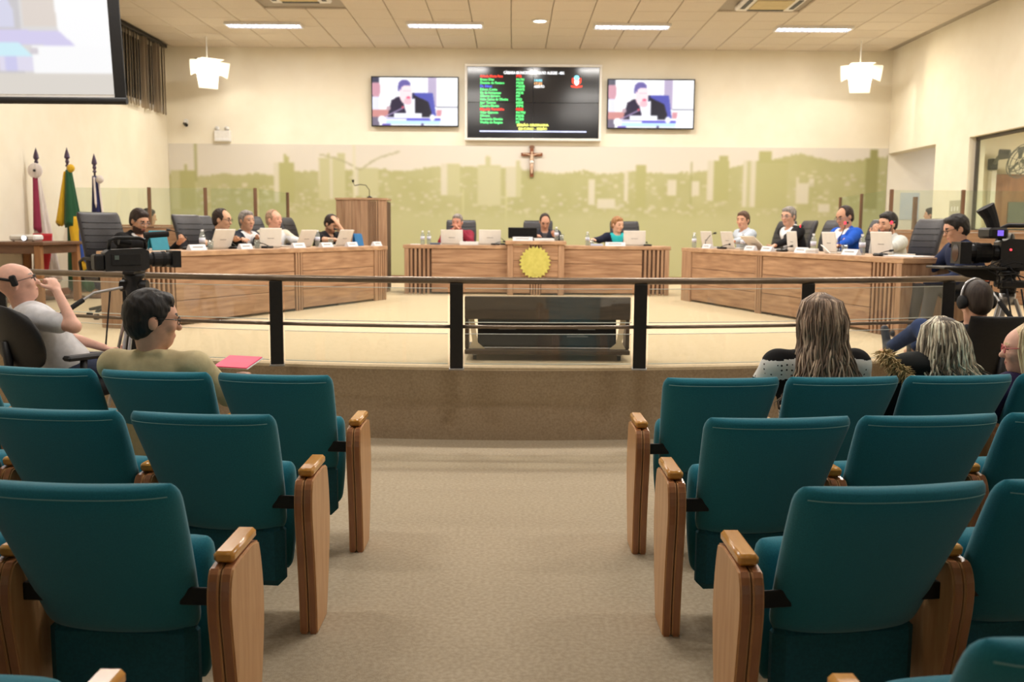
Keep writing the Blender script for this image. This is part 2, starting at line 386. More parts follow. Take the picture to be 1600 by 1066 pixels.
# two hanging studio floodlights with barn doors
M_flood = mat('lit_diffuser', (255, 250, 230), 0.6, emit=(255, 240, 205), estr=22.0)
M_flap = mat('white_barn_door', (252, 248, 236), 0.6, c2=(248, 242, 228), scale=8)
def flood(x, y, z, yaw, tilt, label, watts):
    t = thing('studio_floodlight', label, 'floodlight', (x, y, z), yaw)
    MB().tube([(0, .02, .12), (0, .02, ZC-z)], .012, 8).build('drop_rod', M_white, t)
    MB().tube([(-.23, .02, -.03), (-.23, .02, .1), (0, .02, .13), (.23, .02, .1), (.23, .02, -.03)], .01, 6).build('yoke', M_steel, t)
    Rx = Matrix.Rotation(tilt, 4, 'X')
    MB().cbox(-.2, .2, 0.0, .14, -.13, .13, .02).xform(Rx).build('housing', M_steel, t)
    MB().cbox(-.185, .185, -.012, 0.0, -.115, .115, .004).xform(Rx).build('lit_face', M_flood, t)
    # four barn doors flaring outwards
    def flap(name, pts):
        m = MB(); P = [Vector(p) for p in pts]; nrm = (P[1]-P[0]).cross(P[2]-P[0]).normalized()*.004
        m.add([p-nrm for p in P]+[p+nrm for p in P], [(3, 2, 1, 0), (4, 5, 6, 7), (0, 1, 5, 4), (1, 2, 6, 5), (2, 3, 7, 6), (3, 0, 4, 7)])
        m.xform(Rx).build('barn_door', M_flap, t)
    flap('b', [(-.19, -.01, -.12), (.19, -.01, -.12), (.17, -.09, -.36), (-.17, -.09, -.36)])
    flap('t', [(-.19, -.01, .12), (.19, -.01, .12), (.2, -.24, .16), (-.2, -.24, .16)])
    flap('l', [(-.19, -.01, -.1), (-.19, -.01, .11), (-.36, -.10, .1), (-.33, -.10, -.17)])
    flap('r', [(.19, -.01, -.1), (.19, -.01, .11), (.36, -.10, .1), (.33, -.10, -.17)])
    area('lamp', tuple(Rx @ Vector((0, -.03, 0))), .34, .2, watts, (1, .91, .76), rot=(math.radians(90)+tilt-math.radians(10), 0, 0), parent=t)
flood(-5.35, 17.2, 4.3, math.radians(38), math.radians(12), 'lit studio floodlight hanging at the left near the blinds', SPOT_W)
flood(6.05, 17.2, 4.3, math.radians(-8), math.radians(12), 'lit studio floodlight hanging at the right corner', SPOT_W)

# ------------------------------------------------------------------ printed mural on the back wall
W_, H_ = 563, 108; img = np.zeros((H_, W_, 3)); rnd = np.random.RandomState(4)
def mx(p): return (p-262)/2.0
def my(p, px): return (p-(222+13*(px-262)/1126.))/2.0
sky = np.array((217, 211, 200)); grn = np.array((188, 186, 146)); dkg = np.array((169, 168, 117)); lite = np.array((208, 203, 184))
yy, xx = np.mgrid[0:H_, 0:W_]
img[:] = sky
skyl = [(262,268),(303,268),(304,274),(330,272),(345,268),(365,272),(385,270),(398,268),(415,272),(425,274),(458,266),(496,266),(540,264),(560,264),(592,262),(620,267),(660,262),(690,258),(717,259),(747,260),(781,262),(830,266),(870,272),(905,268),(915,265),(930,272),(960,272),(995,266),(1010,270),(1040,272),(1080,270),(1105,268),(1140,264),(1161,258),(1200,252),(1215,247),(1250,240),(1275,246),(1300,254),(1340,252),(1355,249),(1388,246)]
sx_ = np.array([mx(a) for a, b in skyl]); sz_ = np.array([my(b, a) for a, b in skyl])
line = np.interp(np.arange(W_), sx_, sz_) + rnd.rand(W_)*1.6
hill = yy > line[None, :]
n1 = np.zeros((H_, W_))
for k in (6, 14, 30):
    g = rnd.rand(H_//k+3, W_//k+3); fy = yy/k; fx = xx/k; i0 = fy.astype(int); j0 = fx.astype(int); a = fy-i0; b = fx-j0
    n1 += (g[i0, j0]*(1-a)*(1-b)+g[i0+1, j0]*a*(1-b)+g[i0, j0+1]*(1-a)*b+g[i0+1, j0+1]*a*b)*{6: .25, 14: .35, 30: .4}[k]
mixc = grn[None, None]*(1-n1[..., None]) + dkg[None, None]*n1[..., None]
img[hill] = mixc[hill]
for _ in range(560):     # pale houses of the town
    px_ = rnd.uniform(300, 1380); py_ = rnd.uniform(272, 345) if px_ > 540 else rnd.uniform(288, 335)
    if 820 < px_ < 905 and py_ < 290: continue
    ww = rnd.uniform(1.5, 7); hh = rnd.uniform(1, 4)
    rect(img, mx(px_), my(py_, px_), mx(px_+ww)+1, my(py_+hh, px_)+.6, lite + rnd.uniform(-12, 10), rnd.uniform(.2, .75))
def tower(x0, x1, top, bot, c, light=None, knob=None, stripes=0):
    rect(img, mx(x0), my(top, x0), mx(x1), my(bot, x0), c)
    if light: rect(img, mx(light[0]), my(top, x0), mx(light[1]), my(bot, x0), lite)
    if knob:
        for k0, k1, kt in knob: rect(img, mx(k0), my(kt, x0), mx(k1), my(top, x0), c)
    if stripes:
        for y_ in np.arange(top+4, bot, 4): rect(img, mx(x0), my(y_, x0), mx(x1), my(y_+2, x0), lite, stripes)
D = tuple(dkg+6); G2 = tuple(grn+4)
tower(264, 277, 266, 330, G2); tower(277, 303, 267, 330, D, knob=[(287, 290, 256)])
tower(425, 458, 254, 320, D, (425, 434), [(441, 449, 243), (441, 445, 240)])
tower(496, 539, 247, 315, G2, (513, 517), [(509, 515, 239), (525, 537, 239)]); rect(img, mx(496), my(249, 500), mx(499), my(290, 500), lite)
tower(559, 591, 263, 310, G2, (553, 558))
tower(688, 717, 256, 308, G2, (688, 698)); tower(747, 781, 259, 325, G2, None, [(758, 767, 246), (760, 763, 243)], .35)
tower(789, 815, 262, 312, G2, (789, 805), [(805, 812, 252)]); 
for y_ in np.arange(265, 310, 4): rect(img, mx(789), my(y_, 789), mx(805), my(y_+1.5, 789), grn, .5)
tower(920, 930, 284, 326, tuple(lite)); tower(934, 961, 316, 331, tuple(lite), None, None); tower(976, 981, 270, 320, tuple(lite))
tower(995, 1010, 261, 330, D); tower(1044, 1058, 285, 312, tuple(lite)); tower(1080, 1093, 288, 312, tuple(lite))
tower(1105, 1140, 254, 320, D, (1105, 1116), [(1124, 1139, 245)]); tower(1161, 1181, 255, 330, tuple(lite)); rect(img, mx(1168), my(255, 1168), mx(1173), my(330, 1168), grn)
tower(1181, 1232, 255, 330, D, None, [(1187, 1207, 238)], .22)
tower(1246, 1266, 291, 325, tuple(lite), None, [(1246, 1249, 282)]); tower(1267, 1275, 283, 292, tuple(lite))
tower(1282, 1300, 325, 340, tuple(lite)); tower(1354, 1375, 250, 335, tuple(dkg-16), None, [(1360, 1372, 237)])
def stroke(pts, c, a):
    for (xa, ya), (xb, yb) in zip(pts[:-1], pts[1:]):
        n = int(max(abs(xb-xa), abs(yb-ya)))+1
        for t in np.linspace(0, 1, n): x = xa+(xb-xa)*t; y = ya+(yb-ya)*t; rect(img, mx(x), my(y, x), mx(x)+1, my(y, x)+1, c, a)
stroke([(498, 240), (522, 246), (540, 254), (561, 266)], (168, 165, 130), .8); stroke([(561, 266), (576, 254), (593, 245), (622, 236)], (168, 165, 130), .8)
stroke([(1080, 256), (1080, 325)], (160, 160, 110), .8)
rect(img, mx(302), 0, mx(305), my(285, 303), (166, 166, 116), .9); rect(img, mx(302), my(285, 303), mx(304), H_, (196, 196, 150), .6)
rect(img, mx(551), 0, mx(554), my(350, 552), (214, 210, 184), .9)
for px_ in (665, 722, 790): rect(img, mx(px_), my(300, px_), mx(px_)+1, H_, (205, 204, 160), .7)
low = np.clip((yy-my(330, 800))/10.0, 0, 1)[..., None]      # foliage at the bottom of the print
img = img*(1-low*.85) + (grn*(1-n1[..., None]*.35) + np.array((176, 181, 124))*n1[..., None]*.35)*low*.85
img = soften(img, 1)
M_mural = attr_mat('mural_print', rough=0.35, spec=0.3)
mu = link('mural_panel', picture_mesh('mural_panel', XL+.01, XR-.01, 0.64, 3.065, img, M_mural, YB-0.012)); 
mu['label'] = 'printed cityscape mural in pale olive green across the back wall'; mu['category'] = 'mural'
MB().box(XL+.01, XR-.01, YB-.011, YB-.001, .64, 3.065).build('backing_board', M_white, mu)

# ------------------------------------------------------------------ screens on the wall
TW, TH_ = 150, 85; sc = np.full((TH_, TW, 3), 248.0)
rect(sc, 0, 0, 12, 85, (120, 110, 130)); ell(sc, 6, 20, 8, 16, (205, 150, 165)); rect(sc, 0, 34, 12, 60, (225, 225, 245)); rect(sc, 0, 0, 12, 9, (70, 70, 90))
rect(sc, 98, 0, 113, 52, (186, 172, 200)); rect(sc, 41, 0, 42, 40, (190, 190, 205)); rect(sc, 91, 0, 92, 30, (205, 205, 225))
rect(sc, 0, 57, 40, 70, (205, 140, 135)); rect(sc, 113, 51, 150, 53, (130, 130, 150)); rect(sc, 113, 57, 124, 68, (215, 150, 160))
poly_fill(sc, [(72, 27), (106, 27), (112, 68), (76, 68)], (84, 88, 178)); poly_fill(sc, [(70, 27), (74, 27), (70, 60)], (50, 50, 90))
poly_fill(sc, [(26, 70), (33, 40), (45, 33), (54, 36), (58, 56), (66, 68)], (44, 36, 60)); poly_fill(sc, [(72, 30), (98, 42), (104, 62), (100, 70), (74, 70)], (36, 34, 46))
poly_fill(sc, [(54, 44), (74, 36), (75, 66), (60, 66)], (248, 246, 252))
ell(sc, 58, 28, 11, 18, (250, 222, 226)); ell(sc, 56, 13, 11, 10, (110, 100, 165)); ell(sc, 60, 20, 10, 7, (250, 225, 228)); rect(sc, 45, 14, 48, 24, (110, 100, 165))
rect(sc, 54, 23, 68, 24, (215, 170, 190)); ell(sc, 63, 35, 4, 2.2, (228, 96, 130)); ell(sc, 62, 42, 7, 6, (240, 190, 200))
for t in np.linspace(0, 1, 60): ell(sc, 22+32*t, 69-16*t, 1.3, 1.1, (170, 150, 190))
ell(sc, 53, 52, 2.2, 2.2, (240, 90, 110)); rect(sc, 38, 63, 87, 73, (250, 250, 255)); rect(sc, 24, 72, 128, 76, (96, 88, 205)); rect(sc, 24, 76, 126, 83, (196, 232, 250))
rect(sc, 24, 73, 60, 76, (248, 248, 255)); ell(sc, 16, 74, 7, 7, (252, 252, 255)); ell(sc, 105, 70, 5, 6, (240, 240, 250)); poly_fill(sc, [(122, 58), (150, 56), (150, 85), (118, 85)], (250, 250, 255))
rect(sc, 17, 82, 32, 85, (110, 90, 180)); rect(sc, 86, 81, 90, 85, (90, 80, 130)); ell(sc, 28, 54, 4, 4, (190, 160, 170))
sc = soften(sc, 2)
M_tvpic = attr_mat('television_picture', emit=SCREEN_E, rough=.2)
tvw = 1.61; tvh = .905; tv_me = picture_mesh('screen_picture', -tvw/2+.02, tvw/2-.02, -tvh/2+.02, tvh/2-.02, sc, M_tvpic, 0)
for x, z, lb in ((-1.82, 3.845, 'left wall television showing a man speaking into a microphone'), (2.53, 3.83, 'right wall television showing a man speaking into a microphone')):
    t = thing('wall_television', lb, 'television', (x, YB-.11, z), 0, 'wall televisions')
    m = MB(); m.cbox(-tvw/2, tvw/2, 0.003, .055, -tvh/2, tvh/2, .006); m.build('body', M_blackpl, t)
    b = MB()
    for a in ((-tvw/2, tvw/2, -.006, .003, tvh/2-.018, tvh/2), (-tvw/2, tvw/2, -.006, .003, -tvh/2, -tvh/2+.022), (-tvw/2, -tvw/2+.016, -.006, .003, -tvh/2+.022, tvh/2-.018), (tvw/2-.016, tvw/2, -.006, .003, -tvh/2+.022, tvh/2-.018)): b.box(*a)
    b.build('bezel', M_blackpl, t); link('screen', tv_me, t, Matrix.Translation((0, -.002, 0)))
    MB().box(-.25, .25, .055, .105, -.2, .2).build('wall_bracket', M_black, t)
# video wall
vwx, vwz, vw, vh = .36, 3.84, 2.52, 1.38
t = thing('video_wall', 'large black voting board of four joined screens in a white frame', 'video wall', (vwx, YB-.12, vwz))
M_vw = mat('video_wall_glass', (10, 10, 12), 0.14, c2=(13, 13, 15), scale=6, spec=0.6, emit=(30, 31, 36), estr=0.5)
m = MB(); e = .045
m.cbox(-vw/2, vw/2, -.02, .11, vh/2-e, vh/2, .008); m.cbox(-vw/2, vw/2, -.02, .11, -vh/2, -vh/2+e, .008)
m.cbox(-vw/2, -vw/2+e, -.02, .11, -vh/2+e, vh/2-e, .008); m.cbox(vw/2-e, vw/2, -.02, .11, -vh/2+e, vh/2-e, .008); m.build('frame', M_white, t)
pw, ph = vw/2-e, vh/2-e
for sx in (-1, 1):
    for sz in (-1, 1):
        MB().cbox(min(0, sx*pw)+.002, max(0, sx*pw)-.002, 0, .05, min(0, sz*ph)+.002, max(0, sz*ph)-.002, .003).build('display_panel', M_vw, t)
def em(name, c, s=1.0): return mat(name, c, .5, emit=c, estr=s)
E_r, E_g, E_b, E_w, E_y, E_c, E_o, E_l = em('lit_red', (250, 60, 40), 1.4), em('lit_green', (90, 240, 130), 1.2), em('lit_blue', (60, 80, 220), 1.4), em('lit_white', (240, 246, 255), 1.3), em('lit_yellow', (238, 246, 120), 1.3), em('lit_cyan', (130, 225, 250), 1.2), em('lit_orange', (250, 190, 130), 1.2), em('lit_line', (175, 185, 235), 1.0)
def vx(p): return (p-727-105.5)/211*vw       # along the board
def vz(p): return -(p-102-59.5)/119*vh
def put(txt, px_, py_, wpx, m, h=.062):
    me = text_mesh(txt, h, m, wpx/211*vw)
    o = link('lettering', me, t, Matrix.Translation((vx(px_), -.006, vz(py_))) @ Matrix.Rotation(math.pi/2, 4, 'X')); return o
put('CÂMARA MUNICIPAL DE POUSO ALEGRE - MG', 786.5, 117.3, 93, E_w, .07)
L1 = [('Arlindo Motta Paes', 35, E_r), ('Bruno Dias', 21, E_g), ('Dionicio do Pantano', 37, E_g), ('Dr. Edson', 18, E_b), ('Edson Costa', 26, E_g), ('Ely da Autopeças', 32, E_g), ('Gilberto Barreiro', 31, E_g), ('Helio Carlos de Oliveira', 43, E_g), ('Igor Tavares', 24, E_g), ('Leandro Morais', 29, E_g), ('Miguel Jr Tomatinho', 37, E_r), ('Odair Quincote', 28, E_g), ('Oliveira', 15, E_g), ('Reverendo Dionisio', 35, E_g), ('Wesley do Resgate', 35, E_g)]
P1_ = [('PTB', 8), ('PATRI', 12), ('PSDB', 11), ('PSDB', 13), ('AVANTE', 13), ('PSDB', 11), ('PP', 6), ('PSD', 9), ('REDE', 11), ('PPS', 11), ('PSDB', 11), ('PATRI', 14), ('PSDB', 12), ('PODE', 12), ('PR', 6)]
for k, ((nm, wd_, mm), (pt, pw_)) in enumerate(zip(L1, P1_)):
    y_ = 122.6 + k*5.12; put(nm, 750.5, y_, wd_, mm); put(pt, 806, y_, pw_, mm if mm is not E_b else E_g)
put('14:00', 833, 128.6, 12, E_c); put('17:22', 833, 133.6, 12, E_o); put('ABERTO', 833.5, 138.3, 16, E_w)
put('SESSÃO ORDINARIA', 807.5, 198.4, 49, E_y); put('EM CURSO - SESSÃO', 810, 204.2, 44, E_y)
MB().box(vx(750), vx(915), -.008, -.004, vz(207.5), vz(205.5)).build('status_line', E_l, t)
cr = MB(); cr.prism([(vx(892)+.0, vz(123)), (vx(906), vz(123)), (vx(906), vz(130)), (vx(899), vz(136)), (vx(892), vz(130))], -.008, -.004, 'y'); crest = cr.build('crest', E_r, t)
MB().prism([(vx(895.5), vz(127)), (vx(902.5), vz(127)), (vx(902), vz(132)), (vx(899), vz(134.5)), (vx(896), vz(132))], -.011, -.008, 'y').build('shield', E_w, crest)
MB().prism([(vx(890), vz(134.5)), (vx(899), vz(136)), (vx(908), vz(134.5)), (vx(907), vz(137)), (vx(899), vz(138.2)), (vx(891), vz(137))], -.012, -.008, 'y').build('ribbon', E_r, crest)
MB().lathe([(.045, 0), (.05, .006), (.03, .02), (.012, .028)], n=10).xform(Matrix.Translation((vx(899), -.008, vz(123))) @ Matrix.Rotation(math.pi/2, 4, 'X')).build('crown', E_c, crest)
# crucifix
t = thing('crucifix', 'wooden crucifix with a pale figure below the voting board', 'crucifix', (.345, YB-.03, 2.49))
M_cross = mat('crucifix_wood', (140, 82, 48), .45, c2=(116, 64, 36), scale=5, stretch=(8, 8, 1))
MB().cbox(-.035, .035, -.035, .0, 0, .58, .006).build('upright', M_cross, t); MB().cbox(-.2, .2, -.037, -.002, .385, .445, .006).build('crossbar', M_cross, t)
MB().cbox(-.05, .05, -.045, -.035, .53, .565, .003).build('title_plate', M_brown, t)
M_fig = mat('figure_plaster', (216, 186, 160), .6, c2=(206, 174, 148), scale=12)
f = MB(); f.ball((0, -.05, .445), (.02, .022, .028)); f.tube([(0, -.05, .42), (0, -.055, .36), (0, -.055, .29), (0, -.05, .26)], [.018, .034, .028, .026], 8)
for s in (-1, 1):
    f.tube([(s*.02, -.05, .40), (s*.09, -.045, .42), (s*.17, -.04, .43)], [.014, .011, .009], 6); f.tube([(s*.012, -.055, .27), (s*.016, -.075, .18), (s*.006, -.05, .09), (0, -.055, .06)], [.018, .016, .011, .012], 6)
f.build('figure', M_fig, t, 'all'); MB().lathe([(.03, 0), (.036, .03), (.03, .05)], (0, -.056, .25), 10).build('loincloth', M_paper, t, 'all')
# security camera and emergency light
t = thing('security_camera', 'small dark security camera on the back wall by the left corner', 'camera', (-6.09, YB, 3.40))
MB().lathe([(.045, 0), (.045, .015), (.02, .02)], n=12).xform(Matrix.Translation((0, 0, .07)) @ Matrix.Rotation(math.pi/2, 4, 'X')).build('wall_plate', M_white, t)
MB().tube([(0, -.015, .07), (-.01, -.07, .06), (.02, -.1, .02)], .01, 6).build('arm', M_white, t)
MB().tube([(-.02, -.03, .03), (.05, -.14, -.01), (.06, -.155, -.015)], [.03, .034, .028], 10).build('barrel', M_black, t)
t = thing('emergency_light', 'white two-headed emergency light box above the mural at the left', 'emergency light', (-5.4, YB, 3.1))
MB().cbox(-.15, .15, -.1, -.005, 0, .2, .012).build('case', M_white, t); MB().cbox(-.12, .12, -.105, -.1, .02, .06, .002).build('label_plate', M_paper, t)
for s in (-1, 1): MB().lathe([(.02, 0), (.03, .01), (.045, .05), (.05, .06)], n=12).xform(Matrix.Translation((s*.09, -.03, .25)) @ Matrix.Rotation(math.pi/2+.3, 4, 'X')).build('lamp_head', M_white, t, 'all')
# vertical blinds on the left wall
t = thing('vertical_blind', 'tall vertical slat blind over the dark high window on the left wall', 'blind', (XL, 17.95, 3.55))
M_vane = mat('blind_vane', (186, 172, 152), .85, c2=(170, 156, 136), scale=6, stretch=(8, 8, .4), rand=10)
MB().cbox(.05, .13, -5.2, .0, 1.2, 1.26, .006).build('headrail', M_black, t)
vane = MB().cbox(-.002, .002, -.055, .055, 0, 1.2, .001).mesh('vane', M_vane)
for k in range(44):
    yv = -.06-.115*k; a = .55 + (.5 if k in (3, 4, 8, 9) else 0)+.08*math.sin(k*2.3)
    link('vane', vane, t, Matrix.Translation((.09, yv, 0)) @ Matrix.Rotation(a, 4, 'Z'))
wn = struct(MB().box(XL-.02, XL+.012, 12.9, 17.85, 3.68, 4.7).build('window_1', M_dark)); MB().cbox(XL, XL+.03, 12.85, 17.9, 3.62, 3.68, .004).build('window_sill', M_white, wn)
# projection screen
t = thing('projection_screen', 'big black-bordered projection screen hanging at the upper left', 'projection screen', (-5.02, 9.6, 2.72))
PWI, PHI = 230, 170; ps = np.full((PHI, PWI, 3), 226.0); ps[:] = (222, 219, 218)
def P(a): return a*PWI/2.35
rect(ps, 60, 0, 143, 170, (205, 202, 205)); rect(ps, 143, 0, 230, 60, (238, 242, 246)); rect(ps, 141, 55, 230, 62, (222, 218, 212)); rect(ps, 198, 0, 206, 58, (228, 222, 216)); rect(ps, 146, 72, 230, 106, (224, 214, 206)); rect(ps, 146, 66, 185, 71, (244, 246, 248))
poly_fill(ps, [(176, 64), (230, 66), (230, 150), (182, 150)], (253, 253, 254)); rect(ps, 60, 106, 100, 108, (220, 214, 220)); poly_fill(ps, [(98, 80), (106, 80), (108, 106), (98, 106)], (240, 246, 248))
poly_fill(ps, [(60, 76), (99, 78), (101, 108), (60, 108)], (240, 246, 248)); poly_fill(ps, [(120, 76), (130, 76), (137, 92), (137, 107), (117, 107), (117, 92)], (216, 216, 236))
poly_fill(ps, [(0, 104), (180, 110), (196, 124), (0, 118)], (214, 208, 240)); poly_fill(ps, [(0, 118), (140, 121), (152, 134), (0, 132)], (208, 240, 250)); poly_fill(ps, [(0, 132), (152, 134), (152, 148), (0, 146)], (226, 222, 240)); poly_fill(ps, [(152, 124), (230, 124), (230, 152), (152, 150)], (252, 252, 253))
rect(ps, 108, 134, 118, 148, (214, 206, 200)); rect(ps, 124, 134, 136, 148, (208, 206, 240)); rect(ps, 150, 126, 158, 132, (214, 208, 214)); rect(ps, 0, 150, 230, 170, (222, 216, 208))
ps = soften(ps, 2)
M_proj = attr_mat('projected_picture', emit=.93, rough=.8)
LT = Matrix.Rotation(math.radians(6), 4, 'X')
link('picture', picture_mesh('picture', -1.12, 1.12, .07, 1.75, ps, M_proj, -.012), t, LT)
MB().box(-1.2, 1.2, -.01, 0, 0.0, 2.1).xform(LT).build('fabric', M_paper, t)
MB().box(-1.22, -1.12, -.016, .004, 0, 2.1).xform(LT).build('black_border', M_blackpl, t); MB().box(1.125, 1.235, -.016, .004, 0, 2.1).xform(LT).build('black_border', M_blackpl, t)
MB().tube([(-1.24, -.005, .01), (1.24, -.005, .01)], .035, 10).build('bottom_bar', M_blackpl, t); MB().cbox(-1.3, 1.3, -.35, -.2, 2.0, 2.13, .02).build('roller_case', M_white, t)
# ------------------------------------------------------------------ curved stage railing
t = thing('stage_railing', 'dark metal railing with two glass rows along the curved stage edge', 'railing', (0, 0, 0))
OFF = .16
posts = [-5.3, -4.05, -2.82, -1.665, -.385, .893, 2.13, 3.335]
def rp(x, z): return (x, arc(x, -OFF), z)
for x in posts:
    th = -math.asin((x-AX)/(AR-OFF))
    m = MB(); m.cbox(-.045, .045, -.03, .03, 0, .60, .004)
    po = m.build('post', M_black, t); po.location = rp(x, ST); po.rotation_euler = (0, 0, th)
    MB().cbox(-.052, .052, -.05, .05, 0, .012, .003).build('foot_plate', M_steel, po)
xe = np.linspace(-6.1, 3.68, 60)
MB().tube([rp(x, 1.155) for x in xe], .024, 10).build('top_rail', M_bronze, t, 'all')
M_orange = mat('orange_tape', (214, 84, 40), .5, c2=(204, 76, 34), scale=20)
MB().tube([rp(3.68, 1.155), rp(3.715, 1.155)], .028, 10).build('end_cap', M_orange, t)
for a, b in zip(posts[:-1], posts[1:]):
    seg = np.linspace(a+.04, b-.04, 9)
    MB().tube([rp(x, .835) for x in seg], .013, 8).build('mid_rail', M_bronze, t, 'all')
    for z0, z1 in ((.865, 1.10), (.575, .785)):
        m = MB(); s2 = np.linspace(a+.06, b-.06, 9)
        vs_ = []; fs_ = []
        for x in s2:
            y = arc(x, -OFF)
            vs_ += [(x, y-.004, z0), (x, y+.004, z0), (x, y+.004, z1), (x, y-.004, z1)]
        for k in range(8):
            o = k*4
            for q in range(4): fs_.append((o+q, o+4+q, o+4+(q+1) % 4, o+(q+1) % 4))
        fs_ += [(0, 1, 2, 3), tuple(32+i for i in (3, 2, 1, 0))]
        g = m.add(vs_, fs_).build('glass_panel', M_glass, t)
        e = MB(); e.tube([(x, arc(x, -OFF), z0) for x in s2], .0035, 6); e.build('lower_edge', M_gedge, g)
        e = MB(); e.tube([(x, arc(x, -OFF), z1) for x in s2], .0025, 6); e.build('upper_edge', M_gedge, g)

# ------------------------------------------------------------------ presenter monitor cart behind the railing
t = thing('monitor_cart', 'low wheeled cart with a large black monitor tilted up behind the railing', 'monitor cart', (.262, 7.31, ST)); t.scale = (.93, 1, 1)
M_fumed = mat('fumed_board', (84, 66, 50), .5, c2=(66, 50, 38), scale=2.5, stretch=(2, 2, 14), detail=5)
MB().cbox(-.66, .66, -.25, .25, .05, .085, .006).build('platform', M_fumed, t)
for sx in (-.58, .58):
    for sy in (-.18, .18):
        c_ = MB(); c_.tube([(sx-.012, sy, .023), (sx+.012, sy, .023)], .022, 12); wheel = c_.build('caster', M_blackpl, t); MB().cbox(sx-.02, sx+.02, sy-.02, sy+.02, .036, .052, .004).build('fork', M_steel, wheel)
Rm = Matrix.Translation((0, -.15, .095)) @ Matrix.Rotation(math.radians(-12), 4, 'X')
MB().cbox(-.56, .56, -.02, .03, .0, .36, .01).xform(Rm).build('monitor_back', M_blackpl, t)
M_scr = mat('monitor_glass', (16, 18, 22), .15, c2=(20, 22, 26), scale=4)
MB().cbox(-.54, .54, .03, .034, .02, .34, .002).xform(Rm).build('monitor_screen', M_scr, t)
for s in (-1, 1):
    MB().box(.32*s-.07, .32*s+.07, -.0215, -.02, .13, .135).xform(Rm).build('vent_slot', M_steel, t)
MB().box(.16, .30, -.0225, -.02, .09, .096).xform(Rm).build('lettering_line', M_steel, t); MB().box(.16, .33, -.0225, -.02, .075, .081).xform(Rm).build('lettering_line', M_steel, t)
MB().cbox(-.66, .66, -.235, -.205, .31, .48, .006).build('header_board', M_fumed, t)
M_cream = mat('cream_gap_strip', (226, 206, 172), .4, c2=(218, 198, 164), scale=12)
for s in (-1, 1):
    MB().prism([(s*.625, .31), (s*.585, .31), (s*.555, .13), (s*.50, .087), (s*.63, .087), (s*.60, .14)], -.2, -.185, 'y').build('bracket', M_cream, t)  # added cream strip, stands in for pale floor seen through the side gap
    MB().cbox(s*.645-.015, s*.645+.015, -.2, .0, .087, .44, .005).build('side_support', M_fumed, t)

# ------------------------------------------------------------------ desks: every board, slat and post its own piece
M_plank = M_wood
def plank(parent, x0, x1, z0, z1, y=0.0, th=.02, name='board', m=None):
    """a piece of the face; local face plane is y=0 looking towards -Y"""
    return MB().cbox(x0, x1, y-th, y, z0, z1, .004).build(name, m or M_plank, parent)
DH, DT = .74, .055
def desk(label, loc, rz, L, segs, end_left, end_right, depth=.72):
    """segs: list of (kind, x0, x1); face is towards local -Y"""
    t = thing('council_desk', label, 'desk', loc, rz)
    MB().cbox(-.02, L+.02, -.035, depth, DH-DT, DH, .006).build('desk_top', M_woodtop, t)
    MB().box(.01, L-.01, .004, .022, .02, DH-DT).build('carcass', mat('dark_carcass', (92, 64, 44), .7, c2=(78, 54, 36), scale=4), t)
    sl = None; rows = [(.03, .245), (.25, .465), (.47, DH-DT-.004)]
    for kind, x0, x1 in segs:
        if kind == 'boards':
            for z0, z1 in rows: plank(t, x0, x1, z0, z1)
        elif kind == 'post': plank(t, x0, x1, 0.0, DH-DT, 0, .035, 'post', M_woodv)
        elif kind == 'slats':
            n = max(3, int(round((x1-x0)/.062)))
            sm = MB().cbox(-.016, .016, -.028, 0, .0, DH-DT, .003).mesh('slat', M_woodv)
            for k in range(n): link('slat', sm, t, Matrix.Translation((x0+(k+.5)*(x1-x0)/n, 0, 0)))
    for flag, x in ((end_left, 0), (end_right, L)):
        a, b = (x, x+.03) if x == 0 else (x-.03, x)
        MB().cbox(a, b, 0, depth-.02, 0, DH-DT, .004).build('end_panel', M_woodv, t)
    for k in (1, 2, 3): MB().cbox(L*k/4-.012, L*k/4+.012, .03, depth-.1, 0, DH-DT, .003).build('gable', M_woodv, t)
    return t
# left: local x runs near -> far with the face towards the hall (right / camera)
aL = math.atan2(13.298-9.055, -1.762+3.491); LL = math.hypot(13.298-9.055, -1.762+3.491)
dL = desk('long walnut desk at the left with five councillors behind it', (-3.491, 9.055, ST), aL, LL,
          [('slats', .03, .42), ('boards', .43, 2.42), ('slats', 2.43, 2.58), ('boards', 2.59, 4.24), ('post', 4.25, 4.30), ('slats', 4.30, LL)], 1, 1, .54)
# right: local x runs far -> near
aR = math.atan2(8.846-13.579, 3.606-2.417); LR = math.hypot(8.846-13.579, 3.606-2.417)
dR = desk('long walnut desk at the right with four councillors behind it', (2.417, 13.579, ST), aR, LR,
          [('post', 0, .30), ('boards', .31, 2.11), ('slats', 2.12, 2.27), ('boards', 2.28, 4.40), ('slats', 4.42, 4.80), ('post', 4.80, LR)], 1, 1)
# central desk with raised podium
t = thing('council_desk', 'central walnut desk with raised podium carrying a yellow sun emblem', 'desk', (-1.63, 14.52, ST), 0)
LC = 3.99; p0, p1 = 1.55, 2.40
MB().cbox(-.02, p0, -.035, .75, DH-DT, DH, .006).build('desk_top', M_woodtop, t); MB().cbox(p1, LC+.02, -.035, .75, DH-DT, DH, .006).build('desk_top', M_woodtop, t)
MB().box(.01, LC-.01, .004, .02, .02, DH-DT).build('carcass', MATS['dark_carcass'], t)
for x0, x1 in ((.0, .07), (LC-.07, LC)): plank(t, x0, x1, 0, DH-DT, 0, .03, 'post', M_woodv)
sm = MB().cbox(-.017, .017, -.026, 0, 0, DH-DT, .003).mesh('slat', M_woodv)
for k in range(5): link('slat', sm, t, Matrix.Translation((.105+k*.064, 0, 0))); link('slat', sm, t, Matrix.Translation((LC-.105-k*.064, 0, 0)))
